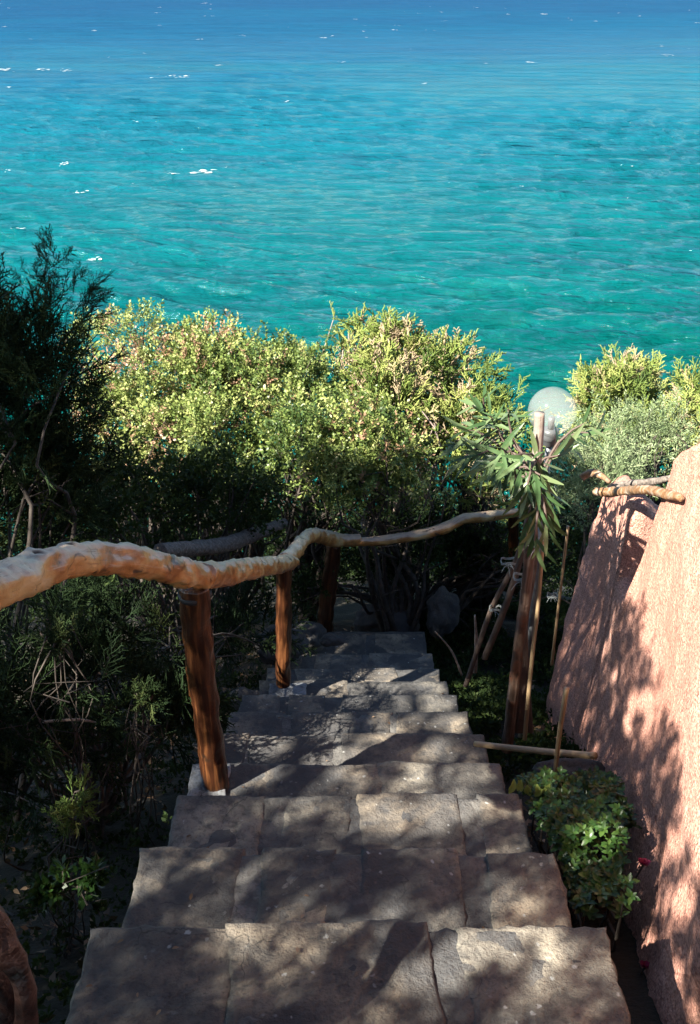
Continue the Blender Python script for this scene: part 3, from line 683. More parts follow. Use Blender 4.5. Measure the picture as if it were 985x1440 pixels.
shrub('rosemary_bush', 'soft grey-green feathery bush just behind the pink wall', 'bush', gnd(870, 800, 6.4),
      [B(860, 628, 6.6, 48), B(905, 620, 6.7, 50), B(820, 650, 6.4, 42), B(870, 670, 6.2, 50), B(940, 630, 6.6, 35), B(800, 700, 6.2, 45)], T_GREY, M_GREY, 150, 1.0, 67, nper=18, tint=(.2, 1))
# shaded shrubs under and behind the railing
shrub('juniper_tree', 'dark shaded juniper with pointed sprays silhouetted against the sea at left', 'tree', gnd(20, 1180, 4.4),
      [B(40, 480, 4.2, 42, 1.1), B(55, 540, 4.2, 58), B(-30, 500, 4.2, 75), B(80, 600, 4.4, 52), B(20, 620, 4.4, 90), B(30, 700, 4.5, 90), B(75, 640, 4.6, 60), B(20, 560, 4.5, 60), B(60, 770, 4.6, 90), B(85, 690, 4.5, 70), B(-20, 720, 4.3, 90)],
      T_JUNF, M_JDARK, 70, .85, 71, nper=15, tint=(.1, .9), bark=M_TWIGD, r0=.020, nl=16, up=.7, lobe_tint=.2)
jt = [o for o in bpy.data.objects if o.name.startswith('juniper_tree')][0]
s = Soup(); gj = np.random.default_rng(77)
def sprig_line(pts, d, n, ssc):
    A = [np.array(P(x, y, d)) for x, y in pts]
    for i in range(len(A) - 1):
        v = A[i + 1] - A[i]
        for j in range(n):
            t = (j + gj.random()) / n; p = A[i] + v * t + gj.normal(size=3) * .012
            dd = unit(v)[None] + gj.normal(size=(1, 3)) * .55
            s.inst(T_JUNF[gj.integers(0, 5)], frames(dd, [ssc * gj.uniform(.6, 1.1)], gj), p[None], np.array([gj.uniform(.1, .6)]))
sprig_line([(55, 470), (68, 400), (74, 340)], 4.2, 10, .55); sprig_line([(50, 480), (60, 420), (64, 345)], 4.15, 10, .5)
sprig_line([(72, 400), (92, 355)], 4.2, 5, .42); sprig_line([(70, 520), (110, 440), (135, 405)], 4.25, 9, .5)
sprig_line([(80, 560), (120, 470), (140, 412)], 4.3, 9, .5); sprig_line([(50, 450), (25, 375)], 4.2, 7, .4); sprig_line([(10, 480), (-5, 380)], 4.2, 9, .6)
sprig_line([(60, 440), (90, 400)], 4.2, 5, .45); sprig_line([(60, 490), (100, 430), (112, 385)], 4.2, 7, .4)
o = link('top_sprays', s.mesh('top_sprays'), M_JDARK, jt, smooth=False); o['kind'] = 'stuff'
G2 = 'shaded bushes below and behind the railing'
shrub('shaded_bush', 'dark green shaded bush between the juniper tree and the railing gnarl', 'bush', gnd(260, 900, 6.0),
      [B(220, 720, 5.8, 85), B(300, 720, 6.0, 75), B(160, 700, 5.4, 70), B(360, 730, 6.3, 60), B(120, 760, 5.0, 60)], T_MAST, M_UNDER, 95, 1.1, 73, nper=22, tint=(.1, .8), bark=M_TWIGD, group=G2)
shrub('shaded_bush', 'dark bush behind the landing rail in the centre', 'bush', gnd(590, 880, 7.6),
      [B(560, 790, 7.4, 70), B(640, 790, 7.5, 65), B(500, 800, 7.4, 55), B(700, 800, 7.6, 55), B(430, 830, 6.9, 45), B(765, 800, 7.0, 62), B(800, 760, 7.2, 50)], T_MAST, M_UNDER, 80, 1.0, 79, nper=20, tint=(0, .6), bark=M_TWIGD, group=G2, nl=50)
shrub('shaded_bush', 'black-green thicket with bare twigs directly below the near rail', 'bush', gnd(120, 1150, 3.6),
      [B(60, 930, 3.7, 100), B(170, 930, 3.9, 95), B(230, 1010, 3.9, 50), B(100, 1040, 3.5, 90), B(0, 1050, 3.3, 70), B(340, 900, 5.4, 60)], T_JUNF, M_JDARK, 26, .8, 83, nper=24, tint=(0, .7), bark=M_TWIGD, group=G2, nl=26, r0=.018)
shrub('juniper_sprig', 'small bright feathery sprig low in the dark thicket at left', 'plant', gnd(90, 1230, 3.1),
      [B(105, 1125, 3.0, 20), B(95, 1150, 3.0, 16)], T_JUN, M_JUNIP, 420, .32, 89, nper=8, tint=(.0, .3), bark=M_TWIGD, r0=.004, nl=5)
shrub('juniper_sprig', 'small green sprig just below the near rail at far left', 'plant', gnd(80, 1100, 3.3),
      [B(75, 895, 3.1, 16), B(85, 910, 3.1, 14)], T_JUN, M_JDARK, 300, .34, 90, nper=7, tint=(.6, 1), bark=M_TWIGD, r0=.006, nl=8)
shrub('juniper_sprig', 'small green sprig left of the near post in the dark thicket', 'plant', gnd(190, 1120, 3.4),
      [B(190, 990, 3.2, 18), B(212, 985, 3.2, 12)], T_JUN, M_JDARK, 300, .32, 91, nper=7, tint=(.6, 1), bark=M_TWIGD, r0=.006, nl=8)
shrub('young_plant', 'young plant with fresh oval leaves beside the lowest left step edge', 'plant', gnd(100, 1300, 2.55),
      [B(95, 1245, 2.5, 26), B(125, 1240, 2.5, 16), B(65, 1255, 2.5, 14)], T_PIT, M_PITTO, 150, .7, 92, nper=7, tint=(.0, .5), bark=M_TWIGD, r0=.004, nl=10)
hs = np.random.default_rng(201); HB = []
for _ in range(340):
    x, y = hs.uniform(-9, 9), hs.uniform(6.9, 17)
    if abs(x) > 2.2 + .45 * y: continue
    if y < 7.6 and -.4 < x < 1.3: continue
    HB.append((np.array([x, y, float(terr(np.array(x), np.array(y))) + CZ + hs.uniform(.15, .75) + (.45 if y < 9.5 else 0)]), hs.uniform(.35, .65)))
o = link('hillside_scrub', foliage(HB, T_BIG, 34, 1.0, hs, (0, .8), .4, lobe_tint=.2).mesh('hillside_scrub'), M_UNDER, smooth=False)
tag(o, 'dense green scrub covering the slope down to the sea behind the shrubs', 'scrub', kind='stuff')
# fallen grey trunk behind the first rail
lg = link('leaning_log', tubemesh('leaning_log', [P(225, 775, 5.2), P(270, 772, 5.5), P(320, 765, 5.8), P(375, 745, 6.2), P(400, 735, 6.4)], [.04, .045, .045, .04, .03], 12, .2, 4, .04, knots=3), M_BARK)
place_local(lg, P(225, 775, 5.2)); tag(lg, 'grey leaning trunk half hidden behind the first rail', 'log')

# ------------------------------------------------------------------ shade tree left of and behind the viewpoint
def qof(p):  # where the sun ray through p crosses eye level
    p = np.asarray(p, float); t = (CZ - p[..., 2]) / SUN.z
    return np.stack([p[..., 0] + SUN.x * t, p[..., 1] + SUN.y * t], -1)
GAPS = []
def gap(px, py, z, rpx, ex=1.0):
    p = PZ(px, py, z); d = (p.y * CP - (p.z - CZ) * SP); GAPS.append((qof(p), rpx / F * d, ex))
for a in [(590, 1345, -1.667, 42), (560, 1362, -1.667, 30), (700, 1335, -1.667, 40), (735, 1330, -1.667, 28), (810, 1380, -1.667, 26), (410, 1335, -1.667, 20), (300, 1335, -1.667, 14),
          (750, 1240, -1.892, 22), (725, 1250, -1.892, 18), (215, 1230, -1.892, 12), (290, 1240, -1.892, 10),
          (520, 1140, -2.135, 26), (610, 1150, -2.135, 26), (650, 1135, -2.135, 24), (700, 1140, -2.135, 16), (420, 1140, -2.135, 10),
          (430, 1095, -2.32, 18), (480, 1095, -2.32, 18), (590, 1095, -2.32, 24), (690, 1090, -2.32, 20), (335, 1090, -2.32, 30), (300, 1105, -2.32, 25), (370, 1080, -2.32, 18),
          (350, 1050, -2.537, 30), (400, 1048, -2.537, 32), (450, 1050, -2.537, 26), (560, 1055, -2.537, 20), (610, 1055, -2.537, 22),
          (480, 1018, -2.755, 28), (530, 1020, -2.755, 24), (620, 1020, -2.755, 26), (645, 1020, -2.755, 18), (500, 990, -2.995, 20), (560, 990, -2.995, 24), (610, 992, -2.995, 20), (395, 1000, -2.995, 16),
          (590, 960, -3.458, 22), (550, 970, -3.23, 20), (480, 975, -3.23, 14)]: gap(*a)
for px, py, d, r_ in [(285, 985, 3.1, 20), (297, 1090, 3.25, 16), (398, 925, 4.95, 12), (150, 790, 2.4, 0), (90, 1130, 3.0, 16), (110, 1120, 3.0, 12), (95, 1245, 2.5, 14), (85, 1320, 2.4, 14), (75, 890, 3.1, 10), (740, 1115, 3.0, 14), (905, 1190, 2.8, 10),
                      (890, 870, 3.3, 30), (860, 820, 3.6, 24), (840, 740, 4.0, 50), (865, 900, 3.3, 16), (850, 960, 3.3, 16), (880, 980, 3.1, 18), (905, 1010, 2.9, 16), (860, 1030, 3.1, 14), (815, 880, 3.9, 12), (800, 900, 4.1, 10), (845, 1000, 3.3, 8), (920, 900, 3.0, 30),
                      (950, 1180, 2.5, 16), (935, 1210, 2.5, 12), (960, 1280, 2.3, 18), (975, 1120, 2.5, 22), (985, 1200, 2.3, 25), (955, 1060, 2.7, 20), (430, 710, 6.8, 30)]:
    if r_: GAPS.append((qof(P(px, py, d)), r_ / F * d, 1.0))
for a in [(430, 915, -3.885, 26), (520, 925, -3.68, 30), (575, 920, -3.68, 26), (470, 945, -3.458, 24), (600, 940, -3.458, 24), (540, 950, -3.458, 22), (450, 965, -3.23, 22), (600, 968, -3.23, 22), (560, 1000, -2.995, 20),
          (520, 1160, -2.135, 22), (560, 1110 + 20, -2.135, 20), (240, 1160, -2.135, 10), (470, 1060, -2.537, 20)]: gap(*a)
GQ = np.array([g_[0] for g_ in GAPS]); GR = np.array([g_[1] * (1.35 if g_[0][0] < -2.6 else 1.0) for g_ in GAPS])
def canopy_mask(Pn):
    q = qof(Pn)
    nz = np.array([.22 * mnoise.noise(Vector((a * 2.2, b * 2.2, 0))) + .10 * mnoise.noise(Vector((a * 7, b * 7, 4))) for a, b in q])
    edge_r = -.91 + .8 * nz - .10 * np.clip(q[:, 1] - 1.7, 0, 3)          # right edge: the wall and lamp stay in the sun
    top = 4.02 + .06 * (q[:, 0] + 3) + nz * 1.2                        # far edge: the seaward shrubs stay in the sun
    ok = ((q[:, 0] < edge_r) & (q[:, 1] < top)) | (q[:, 1] < -.35 + nz) | ((q[:, 0] > .5 + nz) & (q[:, 1] < 4.2) & (Pn[:, 2] > CZ + 1.0))
    d = np.linalg.norm(q[:, None] - GQ[None], axis=2)
    jit = 1 + .12 * RNG.normal(size=len(q))
    ok &= ~(d < (GR[None] * .85 + .048) * jit[:, None]).any(1)
    ok &= Pn[:, 2] > CZ + .12
    return ok
def build_shade_tree():
    rng = np.random.default_rng(101)
    shift = np.array([SUN.x, SUN.y]) / SUN.z
    s = Soup(); n = 92000
    q = np.stack([rng.uniform(-6.5, 5.5, n), rng.uniform(-3.2, 4.8, n)], 1)
    h = .25 + 2.4 * rng.random(n) ** 1.0 * np.clip(np.maximum(np.maximum((-.7 - q[:, 0]) / 2.2, -.35 - q[:, 1]), (q[:, 0] - .3) * 2) + .25, .25, 1)
    h += np.where((q[:, 0] > .3) & (q[:, 1] > -.3), 1.0, 0)
    Pn = np.concatenate([q + shift * h[:, None], (CZ + h)[:, None]], 1)
    m = canopy_mask(Pn); Pn = Pn[m]; n = len(Pn)
    tm = [tmpl_leafy(10, .07, .038, .020, 1.0, rng, stems=True) for _ in range(4)]
    right = qof(Pn)[:, 0] > np.where(qof(Pn)[:, 1] < 0, 1.0, .2)
    for side, base, fork, label in ((False, Vector((-4.6, -1.0, tz(-4.6, -1.0))), Vector((-4.3, -.8, CZ + 1.6)), 'broad small-leaved tree behind and left of the steps, shading them'),
                                    (True, Vector((3.4, -2.0, tz(3.4, -2.0))), Vector((3.2, -1.8, CZ + 2.4)), 'unseen small-leaved tree added behind the pink wall, its crown blocking sky over the steps')):  # second tree is out of view, added to block sky light and darken the steps
        t = thing('shade_tree', base, label, 'tree', 'trees shading the steps'); s = Soup(); PP = Pn[right == side]; n = len(PP)
        dd = rng.normal(size=(n, 3)) + np.array([.5, .4, .1]); wh = rng.integers(0, 4, n)
        for k in range(4):
            mm = wh == k; s.inst(tm[k], frames(dd[mm], rng.uniform(.85, 1.4, mm.sum()), rng), PP[mm], rng.random(mm.sum()))
        o = link('crown', s.mesh('crown'), M_SHADE, t, smooth=False); o['kind'] = 'stuff'
        link('trunk', tubemesh('trunk', [base - Vector((0, 0, .2)), base.lerp(fork, .5) + Vector((.1, 0, 0)), fork], [.17, .13, .10], 12, .15, 3, .08), M_BARK, t)
        qq = qof(PP); el = PP[(qq[:, 0] < -1.5) | (qq[:, 1] < -.8)] if not side else PP[PP[:, 2] > CZ + 1.3]
        ends = el[rng.choice(len(el), 30, replace=False)]; parts = []
        for e in ends:
            f = np.array(fork); v = e - f
            a = f + v * .35 + np.array([0, 0, .25]) + rng.normal(size=3) * .12; b_ = f + v * .7 + np.array([0, 0, .15]) + rng.normal(size=3) * .08
            a[2] = max(a[2], CZ + .5); b_[2] = max(b_[2], CZ + .3)
            parts.append(tube([f, a, b_, e], [.05, .025, .012, .004], 5, 0, 0, .12, caps=False))
        link('branches', joinmesh('branches', parts), M_BARK, t)
build_shade_tree()

# ------------------------------------------------------------------ lamp, stake, oleander, canes
def glassmat():
    m, t, b = newmat('lamp_glass'); b.inputs['Base Color'].default_value = (.74, .76, .73, 1); b.inputs['Roughness'].default_value = .12
    b.inputs['Coat Weight'].default_value = .5
    tr = N(t, 'ShaderNodeBsdfTransparent'); tr.inputs[0].default_value = (.97, .98, .97, 1)
    lw = N(t, 'ShaderNodeLayerWeight'); lw.inputs[0].default_value = .35
    f = ramp(t, lw.outputs['Facing'], [(0, (.10, .10, .10)), (.7, (.17, .17, .17)), (1, (.6, .6, .6))])
    mx = N(t, 'ShaderNodeMixShader'); t.links.new(f, mx.inputs[0]); t.links.new(tr.outputs[0], mx.inputs[1]); t.links.new(b.outputs[0], mx.inputs[2])
    t.links.new(mx.outputs[0], t.nodes['Material Output'].inputs[0]); return m
gc = P(777, 578, 4.3); gr = 34 / F * 4.3
lamp = thing('globe_lamp', (gc.x, gc.y, tz(gc.x, gc.y)), 'round clear glass globe lamp on a thin grey pole beside the stake', 'lamp')
def lathe(prof, c, n=28):
    vs = [(c.x + r * math.cos(6.28318 * j / n), c.y + r * math.sin(6.28318 * j / n), c.z + z) for r, z in prof for j in range(n)]
    fs = [(i * n + j, i * n + (j + 1) % n, (i + 1) * n + (j + 1) % n, (i + 1) * n + j) for i in range(len(prof) - 1) for j in range(n)]
    return vs, fs
prof = [(.032, -gr * .95)] + [(gr * math.sin(a), -gr * math.cos(a)) for a in np.linspace(.35, math.pi - .001, 24)]
link('globe', joinmesh('globe', [lathe(prof, gc, 36)]), glassmat(), lamp)
link('collar', joinmesh('collar', [lathe([(.001, -gr * .80), (.034, -gr * .80), (.036, -gr * .92), (.036, -gr * 1.25), (.030, -gr * 1.28), (.030, -gr * 1.5), (.016, -gr * 1.55), (.001, -gr * 1.56)], gc, 24)]), M_METAL, lamp)
link('bulb_socket', joinmesh('bulb_socket', [lathe([(.001, -gr * .8), (.013, -gr * .78), (.014, -gr * .45), (.014, -gr * .3), (.010, -gr * .28), (.001, -gr * .27)], gc, 16)]), M_METAL, lamp)
link('pole', tubemesh('pole', [gc - Vector((0, 0, gr * 1.4)), Vector((gc.x, gc.y, tz(gc.x, gc.y) - .05))], [.014, .014], 12), M_METAL, lamp)

st = link('wooden_stake', tubemesh('wooden_stake', [P(713, 1055, 4.24), P(727, 930, 4.03), P(740, 830, 3.86), P(750, 720, 3.69), P(756, 640, 3.59), P(759, 580, 3.53)], [.023, .022, .021, .019, .018, .0175], 14, .14, 5, .025, knots=4), M_STAKE)
place_local(st, P(713, 1055, 4.24)); tag(st, 'thick weathered wooden stake in front of the globe lamp', 'stake')
def stick(name, label, pts, rad, mat, cat='stick', wob=.08, n=8, group=None, seed=3):
    o = link(name, tubemesh(name, pts, rad, n, wob, seed, .03), mat); place_local(o, pts[0]); return tag(o, label, cat, group)
stick('garden_cane', 'pale thin cane leaning against the far edge of the pink wall', [P(776, 935, 4.55), P(786, 850, 4.35), P(799, 740, 4.15)], [.007, .006, .006], M_CANE, 'cane')
stick('garden_cane', 'pale cane standing just right of the thick stake', [P(738, 1040, 4.15), P(748, 930, 4.0), P(757, 850, 3.9), P(764, 760, 3.8)], [.009, .008, .008, .007], M_CANE, 'cane', seed=6)
stick('garden_cane', 'brown cane upright at the wall foot, crossing the bamboo pole', [P(778, 1120, 3.55), P(786, 1040, 3.4), P(797, 968, 3.28)], [.008, .008, .009], M_CANE, 'cane', seed=7)
stick('bamboo_pole', 'horizontal bamboo pole spanning from the steps to the pink wall', [P(668, 1046, 3.72), P(720, 1052, 3.62), P(780, 1058, 3.5), P(838, 1063, 3.38)], [.0105, .011, .0115, .012], M_CANE, 'pole', .04, 10)
stick('prop_stick', 'dark stick leaning left of the stake, topmost tied one', [P(655, 965, 4.8), P(690, 860, 4.6), P(725, 790, 4.3), P(742, 730, 4.0)], [.012, .012, .011, .01], M_DARKW, 'stick')
stick('prop_stick', 'dark stick leaning left of the stake, nearest the stake', [P(682, 925, 4.7), P(712, 850, 4.4), P(737, 770, 4.05)], [.016, .015, .012], M_DARKW, 'stick', seed=9)
stick('bare_twig', 'thin bare brown twig standing in the ground cover right of the landing', [P(650, 950, 5.4), P(635, 915, 5.3), P(612, 888, 5.2)], [.006, .005, .003], M_TWIG, 'twig')
stick('bare_twig', 'upright reddish twig beside the leaning sticks', [P(668, 945, 5.0), P(670, 905, 4.9), P(668, 865, 4.8)], [.012, .009, .004], M_TWIG, 'twig', seed=12)
stick('fallen_twig', 'pale fallen twig lying in the dark thicket left of the post', [P(60, 1015, 3.2), P(110, 1012, 3.25), P(135, 1016, 3.3)], [.004, .005, .003], M_TWIG, 'twig', seed=13)

def knot(label, c, r, sd0, green=False):
    rg = random.Random(sd0); parts = []
    ringp = [c + Vector((r * math.cos(a), r * math.sin(a) * .8, .006 * math.sin(3 * a))) for a in np.linspace(0, 6.283, 15)]
    parts.append(tube(ringp, .002, 5)); parts.append(tube([p + Vector((0, 0, .006)) for p in ringp], .002, 5))
    f = c + Vector((-r * .3, -r * .9, 0))
    for _ in range(6):
        d = Vector((rg.uniform(-1, 1), rg.uniform(-.8, -.1), rg.uniform(-1, .6))).normalized(); l = rg.uniform(.02, .055)
        parts.append(tube([f, f + d * l * .5 + Vector((0, 0, .01)), f + d * l], [.0018, .0015, .001], 4, 0, 0, .01))
    o = link('string_tie', joinmesh('string_tie', parts), M_STRING); place_local(o, c)
    return tag(o, label, 'string tie', 'string ties around the stakes')
knot('white string tied low around the leaning dark stick', P(697, 856, 4.55), .026, 1)
knot('pale frayed string tied to the cane at the wall edge', P(777, 838, 4.35), .022, 2)
knot('string tied around the sticks just left of the stake', P(716, 790, 4.3), .034, 3)
knot('small string bow on the stake above the others', P(757, 765, 3.72), .03, 4)
knot('small string knot on the stake between the other ties', P(735, 812, 3.9), .034, 5)

def leafmesh(name, L, W, curl, n=5, tint=.5, keel=.12):
    vs, fs = [], []
    for i in range(n + 1):
        t = i / n; w_ = W * math.sin(math.pi * (t * .92 + .04)) ** .8 * .5; z = curl * t * t * L
        p = (0, t * L, z)
        vs += [(-w_, t * L, z + keel * w_), (0, t * L, z), (w_, t * L, z + keel * w_)]
    for i in range(n):
        a = i * 3; fs += [(a, a + 1, a + 4, a + 3), (a + 1, a + 2, a + 5, a + 4)]
    me = pymesh(name, vs, fs); at = me.attributes.new('tint', 'FLOAT', 'POINT'); at.data.foreach_set('value', [tint] * len(vs)); return me
def orient(dirv, upv):
    y = Vector(dirv).normalized(); x = y.cross(Vector(upv)); 
    if x.length < 1e-4: x = y.orthogonal()
    x.normalize(); z = x.cross(y); return Matrix((x, y, z)).transposed().to_4x4()
ol_base = P(735, 1030, 4.25)
ol = thing('oleander', ol_base, 'leggy oleander with long narrow leaves tied up around the stake and lamp', 'shrub')
OLV = [leafmesh('leaf', .118, .0165, c_, 5, t_) for c_, t_ in ((-.25, .2), (-.1, .5), (-.4, .75), (.05, .95))]
for m_ in OLV: m_.materials.append(M_OLEA)
ro = random.Random(8)
heads = [(690, 585, 3.85, 15, (-.5, -.1, .9)), (655, 605, 3.95, 14, (-1, 0, .4)), (715, 575, 3.8, 14, (-.2, 0, 1)), (672, 640, 3.8, 14, (-1, -.3, .1)), (705, 630, 3.65, 12, (-.4, -.4, .6)), (668, 600, 3.95, 11, (-.6, .2, .7)), (650, 645, 3.9, 11, (-1, -.2, -.2)), (700, 596, 3.9, 10, (-.3, .2, 1)),
         (720, 642, 3.65, 9, (-.5, -.3, .2)), (682, 658, 3.75, 10, (-.7, -.4, -.3)), (770, 745, 3.5, 10, (.2, -.4, -1)), (752, 760, 3.5, 10, (-.1, -.4, -1)),
         (700, 665, 3.7, 12, (-.6, -.5, -.1)), (640, 570 + 50, 4.0, 12, (-1, .2, .2)), (735, 640, 3.5, 10, (-.5, -.5, .4)), (760, 668, 3.48, 8, (.4, -.5, .1)), (745, 690, 3.55, 14, (.1, -.5, -.5)), (765, 720, 3.5, 14, (.2, -.5, -.8)), (740, 735, 3.55, 12, (-.3, -.4, -.8)), (772, 690, 3.55, 10, (.6, -.3, -.2)),
         (790, 640, 3.7, 8, (.6, 0, .3)), (822, 596, 3.8, 10, (.7, 0, .6)), (835, 610, 3.9, 7, (1, 0, .2)), (680, 560, 4.0, 9, (-.3, 0, 1)), (742, 682, 3.5, 12, (-.2, -.5, -.2)), (665, 570, 3.95, 9, (-.8, 0, .8))]
stems = []
for hx, hy, hd, n, dv in heads:
    h = P(hx, hy, hd); dv = Vector(dv).normalized(); mid = P(752, min(hy + 110, 760), 3.85)
    stems.append(tube([ol_base + Vector((ro.uniform(-.04, .04), 0, 0)), P(740, 880, 4.1), mid, h - dv * .12, h], [.009, .008, .007, .005, .0035], 6, 0, 0, .05, caps=False))
    for i in range(int(n * 1.0)):
        t = i / (n * 1.0); az = ro.uniform(0, 6.28); q = dv.orthogonal().normalized(); q2 = dv.cross(q)
        side = q * math.cos(az) + q2 * math.sin(az); d_ = (side * ro.uniform(.4, 1.0) + dv * ro.uniform(.4, 1.1) + Vector((0, 0, -.45))).normalized()
        p = h - dv * .14 * t
        o = bpy.data.objects.new('leaf', ro.choice(OLV)); COL.objects.link(o); o.parent = ol
        sc = ro.uniform(.7, 1.15)
        o.matrix_local = Matrix.Translation(p - ol_base) @ orient(d_, (dv + Vector((0, -.4, .6)))) @ Matrix.Rotation(ro.uniform(-.5, .5), 4, 'Y') @ Matrix.Scale(sc, 4)
link('stems', joinmesh('stems', stems), M_DARKW, ol)

# ------------------------------------------------------------------ leafy plant beside the steps, flowers, ground cover
pb = Vector((.68, 2.2, tz(.68, 2.2)))
pit = thing('leafy_shrub', pb, 'low bright green leafy shrub squeezed between the steps and the pink wall', 'shrub')
PLV = [leafmesh('leaf', .022, .012, c_, 3, t_, .25) for c_, t_ in ((-.3, .15), (-.1, .4), (-.4, .6), (.0, .85))]
for m_ in PLV: m_.materials.append(M_PITTO)
PLY = leafmesh('leaf', .036, .018, -.2, 3, 1.0, .2); PLY.materials.append(M_PITTO)  # brighter tint stands for sun falling on this leaf cluster
rp = random.Random(4); cnt = 0; sp_ = Soup(); gp = np.random.default_rng(6)
TL = []
def hull(x, y):     # top of the cushion
    return max(0, 1 - ((x - .66) / .27) ** 4) * .24 * (1 - .35 * max(0, (1.9 - y)) - .3 * max(0, (y - 2.42) * 2.5))
ros = []
for _ in range(720):
    y = rp.uniform(1.68, 2.50); xr = .62 + .22 * (y - 1.4) * .9; x = rp.uniform(.53, xr - .03 + (.05 if y > 2.1 else 0))
    if y < 1.85 and rp.random() < .55: continue
    z = float(terr(np.array(x), np.array(y))) + CZ + hull(x, y) + rp.uniform(-.05, .04) + (.05 if y > 1.9 else -.02); ros.append((x, y, z))
ros.sort(key=lambda r_: -r_[2] - rp.random() * .5)
for i, (x, y, z) in enumerate(ros):
    az0 = rp.uniform(0, 6.28); ax = Vector((rp.uniform(-.35, .25), rp.uniform(-.5, .2), 1)).normalized(); c = Vector((x, y, z))
    for k in range(7):
        az = az0 + k * 2.4; q = ax.orthogonal().normalized(); q2 = ax.cross(q); side = q * math.cos(az) + q2 * math.sin(az)
        d_ = (side + ax * (.15 + .12 * k)).normalized(); sc = rp.uniform(.75, 1.2) * (1.1 - .07 * k)
        M_ = Matrix.Translation(c) @ orient(d_, ax) @ Matrix.Scale(sc, 4)
        if cnt < 290 and i % 2 == 0:
            o = bpy.data.objects.new('leaf', rp.choice(PLV)); COL.objects.link(o); o.parent = pit; o.matrix_local = Matrix.Translation(-pb) @ M_; cnt += 1
        else:
            me_ = rp.choice(PLV); V_ = np.array([M_ @ v.co for v in me_.vertices]); Q_ = np.array([list(p.vertices) for p in me_.polygons])
            sp_.add(V_, Q_, np.full(len(V_), rp.uniform(.1, .9)))
o = link('leaves', sp_.mesh('leaves'), M_PITTO, pit, smooth=False); o['kind'] = 'stuff'
for k in range(9):
    c = P(716 + 6 * k, 1116 - 4 * math.sin(k * .8), 3.02); d_ = Vector((rp.uniform(-.6, .6), rp.uniform(-.3, .3), 1)).normalized()
    o = bpy.data.objects.new('leaf', PLY); COL.objects.link(o); o.parent = pit; o.matrix_local = Matrix.Translation(-pb) @ Matrix.Translation(c) @ orient(d_, (0, -1, .4))
link('branches', joinmesh('branches', [tube([pb + Vector((rp.uniform(-.05, .05), rp.uniform(-.3, .3), -.02)), Vector(r_) - Vector((0, 0, .12)), Vector(r_)], [.006, .004, .002], 4, caps=False) for r_ in ros[::8]]), M_TWIGD, pit)
def flower(label, c, r, sd0):
    rg = random.Random(sd0); t = thing('pink_flower', c, label, 'flower', None)
    pm = leafmesh('petal', r * 1.3, r * 1.3, .35, 4, .5, .3); pm.materials.append(M_PINK)
    for k in range(9):
        az = k * 2.4; up_ = .3 + .09 * k; d_ = Vector((math.cos(az), math.sin(az), up_)).normalized()
        o = bpy.data.objects.new('petal', pm); COL.objects.link(o); o.parent = t; o.matrix_local = orient(d_, (0, 0, 1)) @ Matrix.Scale(1 - .05 * k, 4)
    link('stem', tubemesh('stem', [c, c + Vector((-.02, .01, -.10))], [.003, .002], 5), M_TWIGD, t)
flower('bright pink flower at the wall side of the leafy shrub', P(905, 1216, 2.62), .015, 1)
flower('dim pink flower lower down beside the pink wall', P(907, 1360, 2.38), .013, 2)
# white plant tag
tg = thing('plant_tag', P(886, 1440, 2.3), 'thin white plastic plant tag stuck in the soil beside the bottom step', 'tag')
link('spike', tubemesh('spike', [P(888, 1450, 2.32), P(879, 1412, 2.26)], [.0022, .0022], 6), M_WHITE, tg)
link('head', tubemesh('head', [P(874, 1409, 2.255), P(884, 1413, 2.255)], [.005, .004], 6), M_WHITE, tg)

# ground cover
def scatter(name, label, cat, n, region, tm, mat, sc, lift, seed, tint=(0, 1)):
    rng = np.random.default_rng(seed); x = rng.uniform(region[0], region[1], n); y = rng.uniform(region[2], region[3], n)
    keep_ = np.array([mnoise.noise(Vector((a * 2.1, b * 2.1, seed))) > -.18 for a, b in zip(x, y)]); x, y = x[keep_], y[keep_]; n = len(x)
    z = np.array([tz(a, b) for a, b in zip(x, y)]) + rng.random(n) * lift
    dd = rng.normal(size=(n, 3)) * .6 + np.array([0, 0, 1]); s = Soup(); wh = rng.integers(0, len(tm), n)
    for k in range(len(tm)):
        m = wh == k; s.inst(tm[k], frames(dd[m], sc * rng.uniform(.6, 1.3, m.sum()), rng), np.stack([x[m], y[m], z[m]], 1), rng.uniform(tint[0], tint[1], m.sum()))
    return tag(link(name, s.mesh(name), mat, smooth=False), label, cat, kind='stuff')
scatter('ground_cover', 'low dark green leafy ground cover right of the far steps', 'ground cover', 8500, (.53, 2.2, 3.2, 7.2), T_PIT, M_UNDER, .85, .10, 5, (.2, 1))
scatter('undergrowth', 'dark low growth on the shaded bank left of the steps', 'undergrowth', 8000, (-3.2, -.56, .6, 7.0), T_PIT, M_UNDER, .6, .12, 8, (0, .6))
T_LIT = [tmpl_leafy(3, .02, .05, .018, 3.0, g, stems=False) for _ in range(3)]
M_LITTER = leafmat('dead_leaf', [(0, (.06, .035, .02)), (.6, (.20, .12, .07)), (1, (.38, .27, .18))], .7, .1)
scatter('leaf_litter', 'dry brown leaf litter on the soil beside the steps', 'leaf litter', 4200, (-2.6, 1.2, .6, 6.2), T_LIT, M_LITTER, .8, .015, 9)
rl = random.Random(31); s = Soup()
for _ in range(70):
    k = rl.randrange(4, 13); y = rl.uniform(NOSE[k - 1][0] + .02, NOSE[k][0] - .03); x = rl.choice((rl.uniform(-.49, .49), rl.uniform(-.49, -.3)))
    M1 = orient((rl.uniform(-1, 1), rl.uniform(-1, 1), rl.uniform(-.1, .25)), (0, 0, 1)) @ Matrix.Scale(rl.uniform(.35, .8), 4); me_ = PLV[0]
    V_ = np.array([M1 @ v.co for v in me_.vertices]) + np.array([x, y, NOSE[k][1] + CZ + .012]); s.add(V_, np.array([list(p.vertices) for p in me_.polygons]), np.full(len(V_), rl.random()))
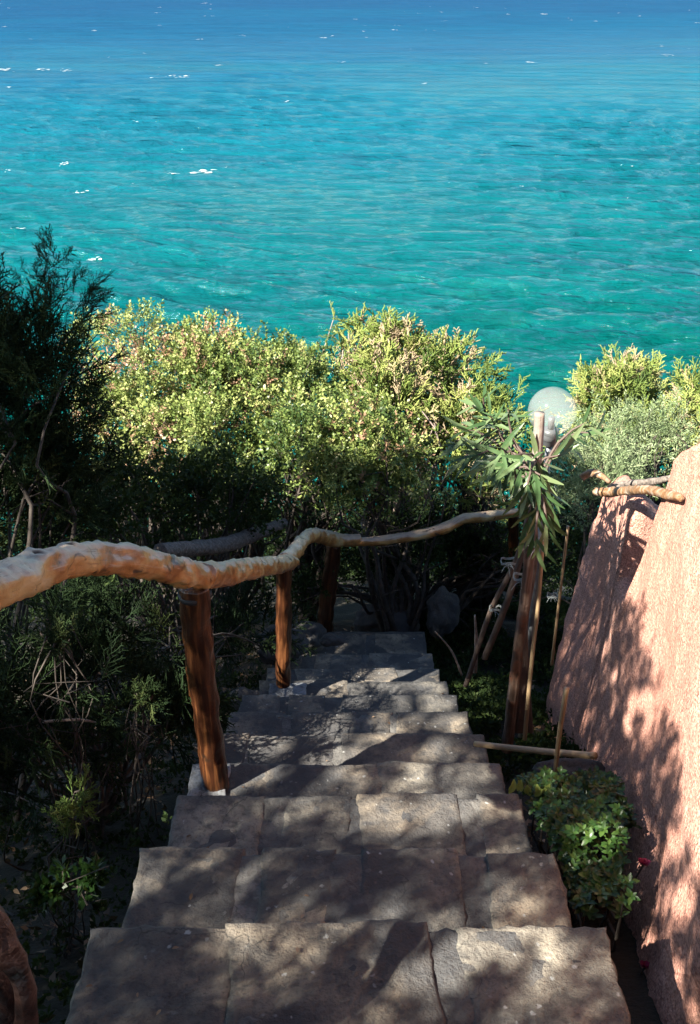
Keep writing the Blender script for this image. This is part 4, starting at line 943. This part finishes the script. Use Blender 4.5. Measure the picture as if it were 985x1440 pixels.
tag(link('fallen_leaves', s.mesh('fallen_leaves'), M_LITTER, smooth=False), 'small dry leaves fallen on the stone treads', 'fallen leaves', kind='stuff')
# bare twigs tangled in the dark bank
rt = np.random.default_rng(15); parts = []
for _ in range(70):
    x, y = rt.uniform(-2.6, -.85), rt.uniform(1.2, 5.2); p = np.array([x, y, tz(x, y)]); v = unit(rt.normal(size=3) + np.array([.2, 0, 1.0])) * rt.uniform(.12, .35)
    parts.append(tube([p, p + v * .5 + rt.normal(size=3) * .06, p + v + rt.normal(size=3) * .10], [.005, .0035, .0015], 4, 0, 0, .06, caps=False))
tag(link('bare_twigs', joinmesh('bare_twigs', parts), M_TWIGD), 'tangle of thin bare twigs in the dark bank left of the steps', 'twigs', kind='stuff')

# rocks
def rock(label, c, r, seed, sq=(1, .8, .7)):
    import bmesh
    bm = bmesh.new(); bmesh.ops.create_icosphere(bm, subdivisions=4, radius=1)
    for v in bm.verts:
        p = v.co.copy(); f = 1 + .32 * mnoise.noise(p * 1.3 + Vector((seed, 0, 0))) + .14 * mnoise.noise(p * 3.5 + Vector((seed, 2, 0))) + .05 * mnoise.noise(p * 9)
        v.co = Vector((p.x * sq[0], p.y * sq[1], p.z * sq[2])) * r * f
    me = bpy.data.meshes.new('rock'); bm.to_mesh(me); bm.free()
    o = link('rock', me, M_ROCK); o.location = c; return tag(o, label, 'rock', None)
rock('pointed grey rock in the shadow behind the landing', P(622, 862, 7.0), .14, 1, (.8, .7, 1.3))
rock('low dark rock at the left end of the landing', P(430, 893, 6.6), .12, 5)
rock('small pale rock on the landing edge by the third post', P(467, 900, 6.3), .06, 9, (1.3, .8, .5))
rock('dark rock left of the third post foot', P(395, 905, 6.1), .15, 13)
rock('dark rock in the shade behind the landing, centre', P(545, 870, 7.2), .16, 17, (1.4, .8, .7))
rock('small stone tucked beside the seventh step on its left', P(345, 985, 5.0), .08, 21)
rock('rounded dark stone under the horizontal bamboo pole', P(800, 1090, 3.6), .08, 25, (1.6, .8, .6))
print('tris', sum(sum(len(p.vertices) - 2 for p in o.data.polygons) if len(o.data.polygons) < 3000 else len(o.data.polygons) * 2 for o in bpy.data.objects if o.type == 'MESH'))
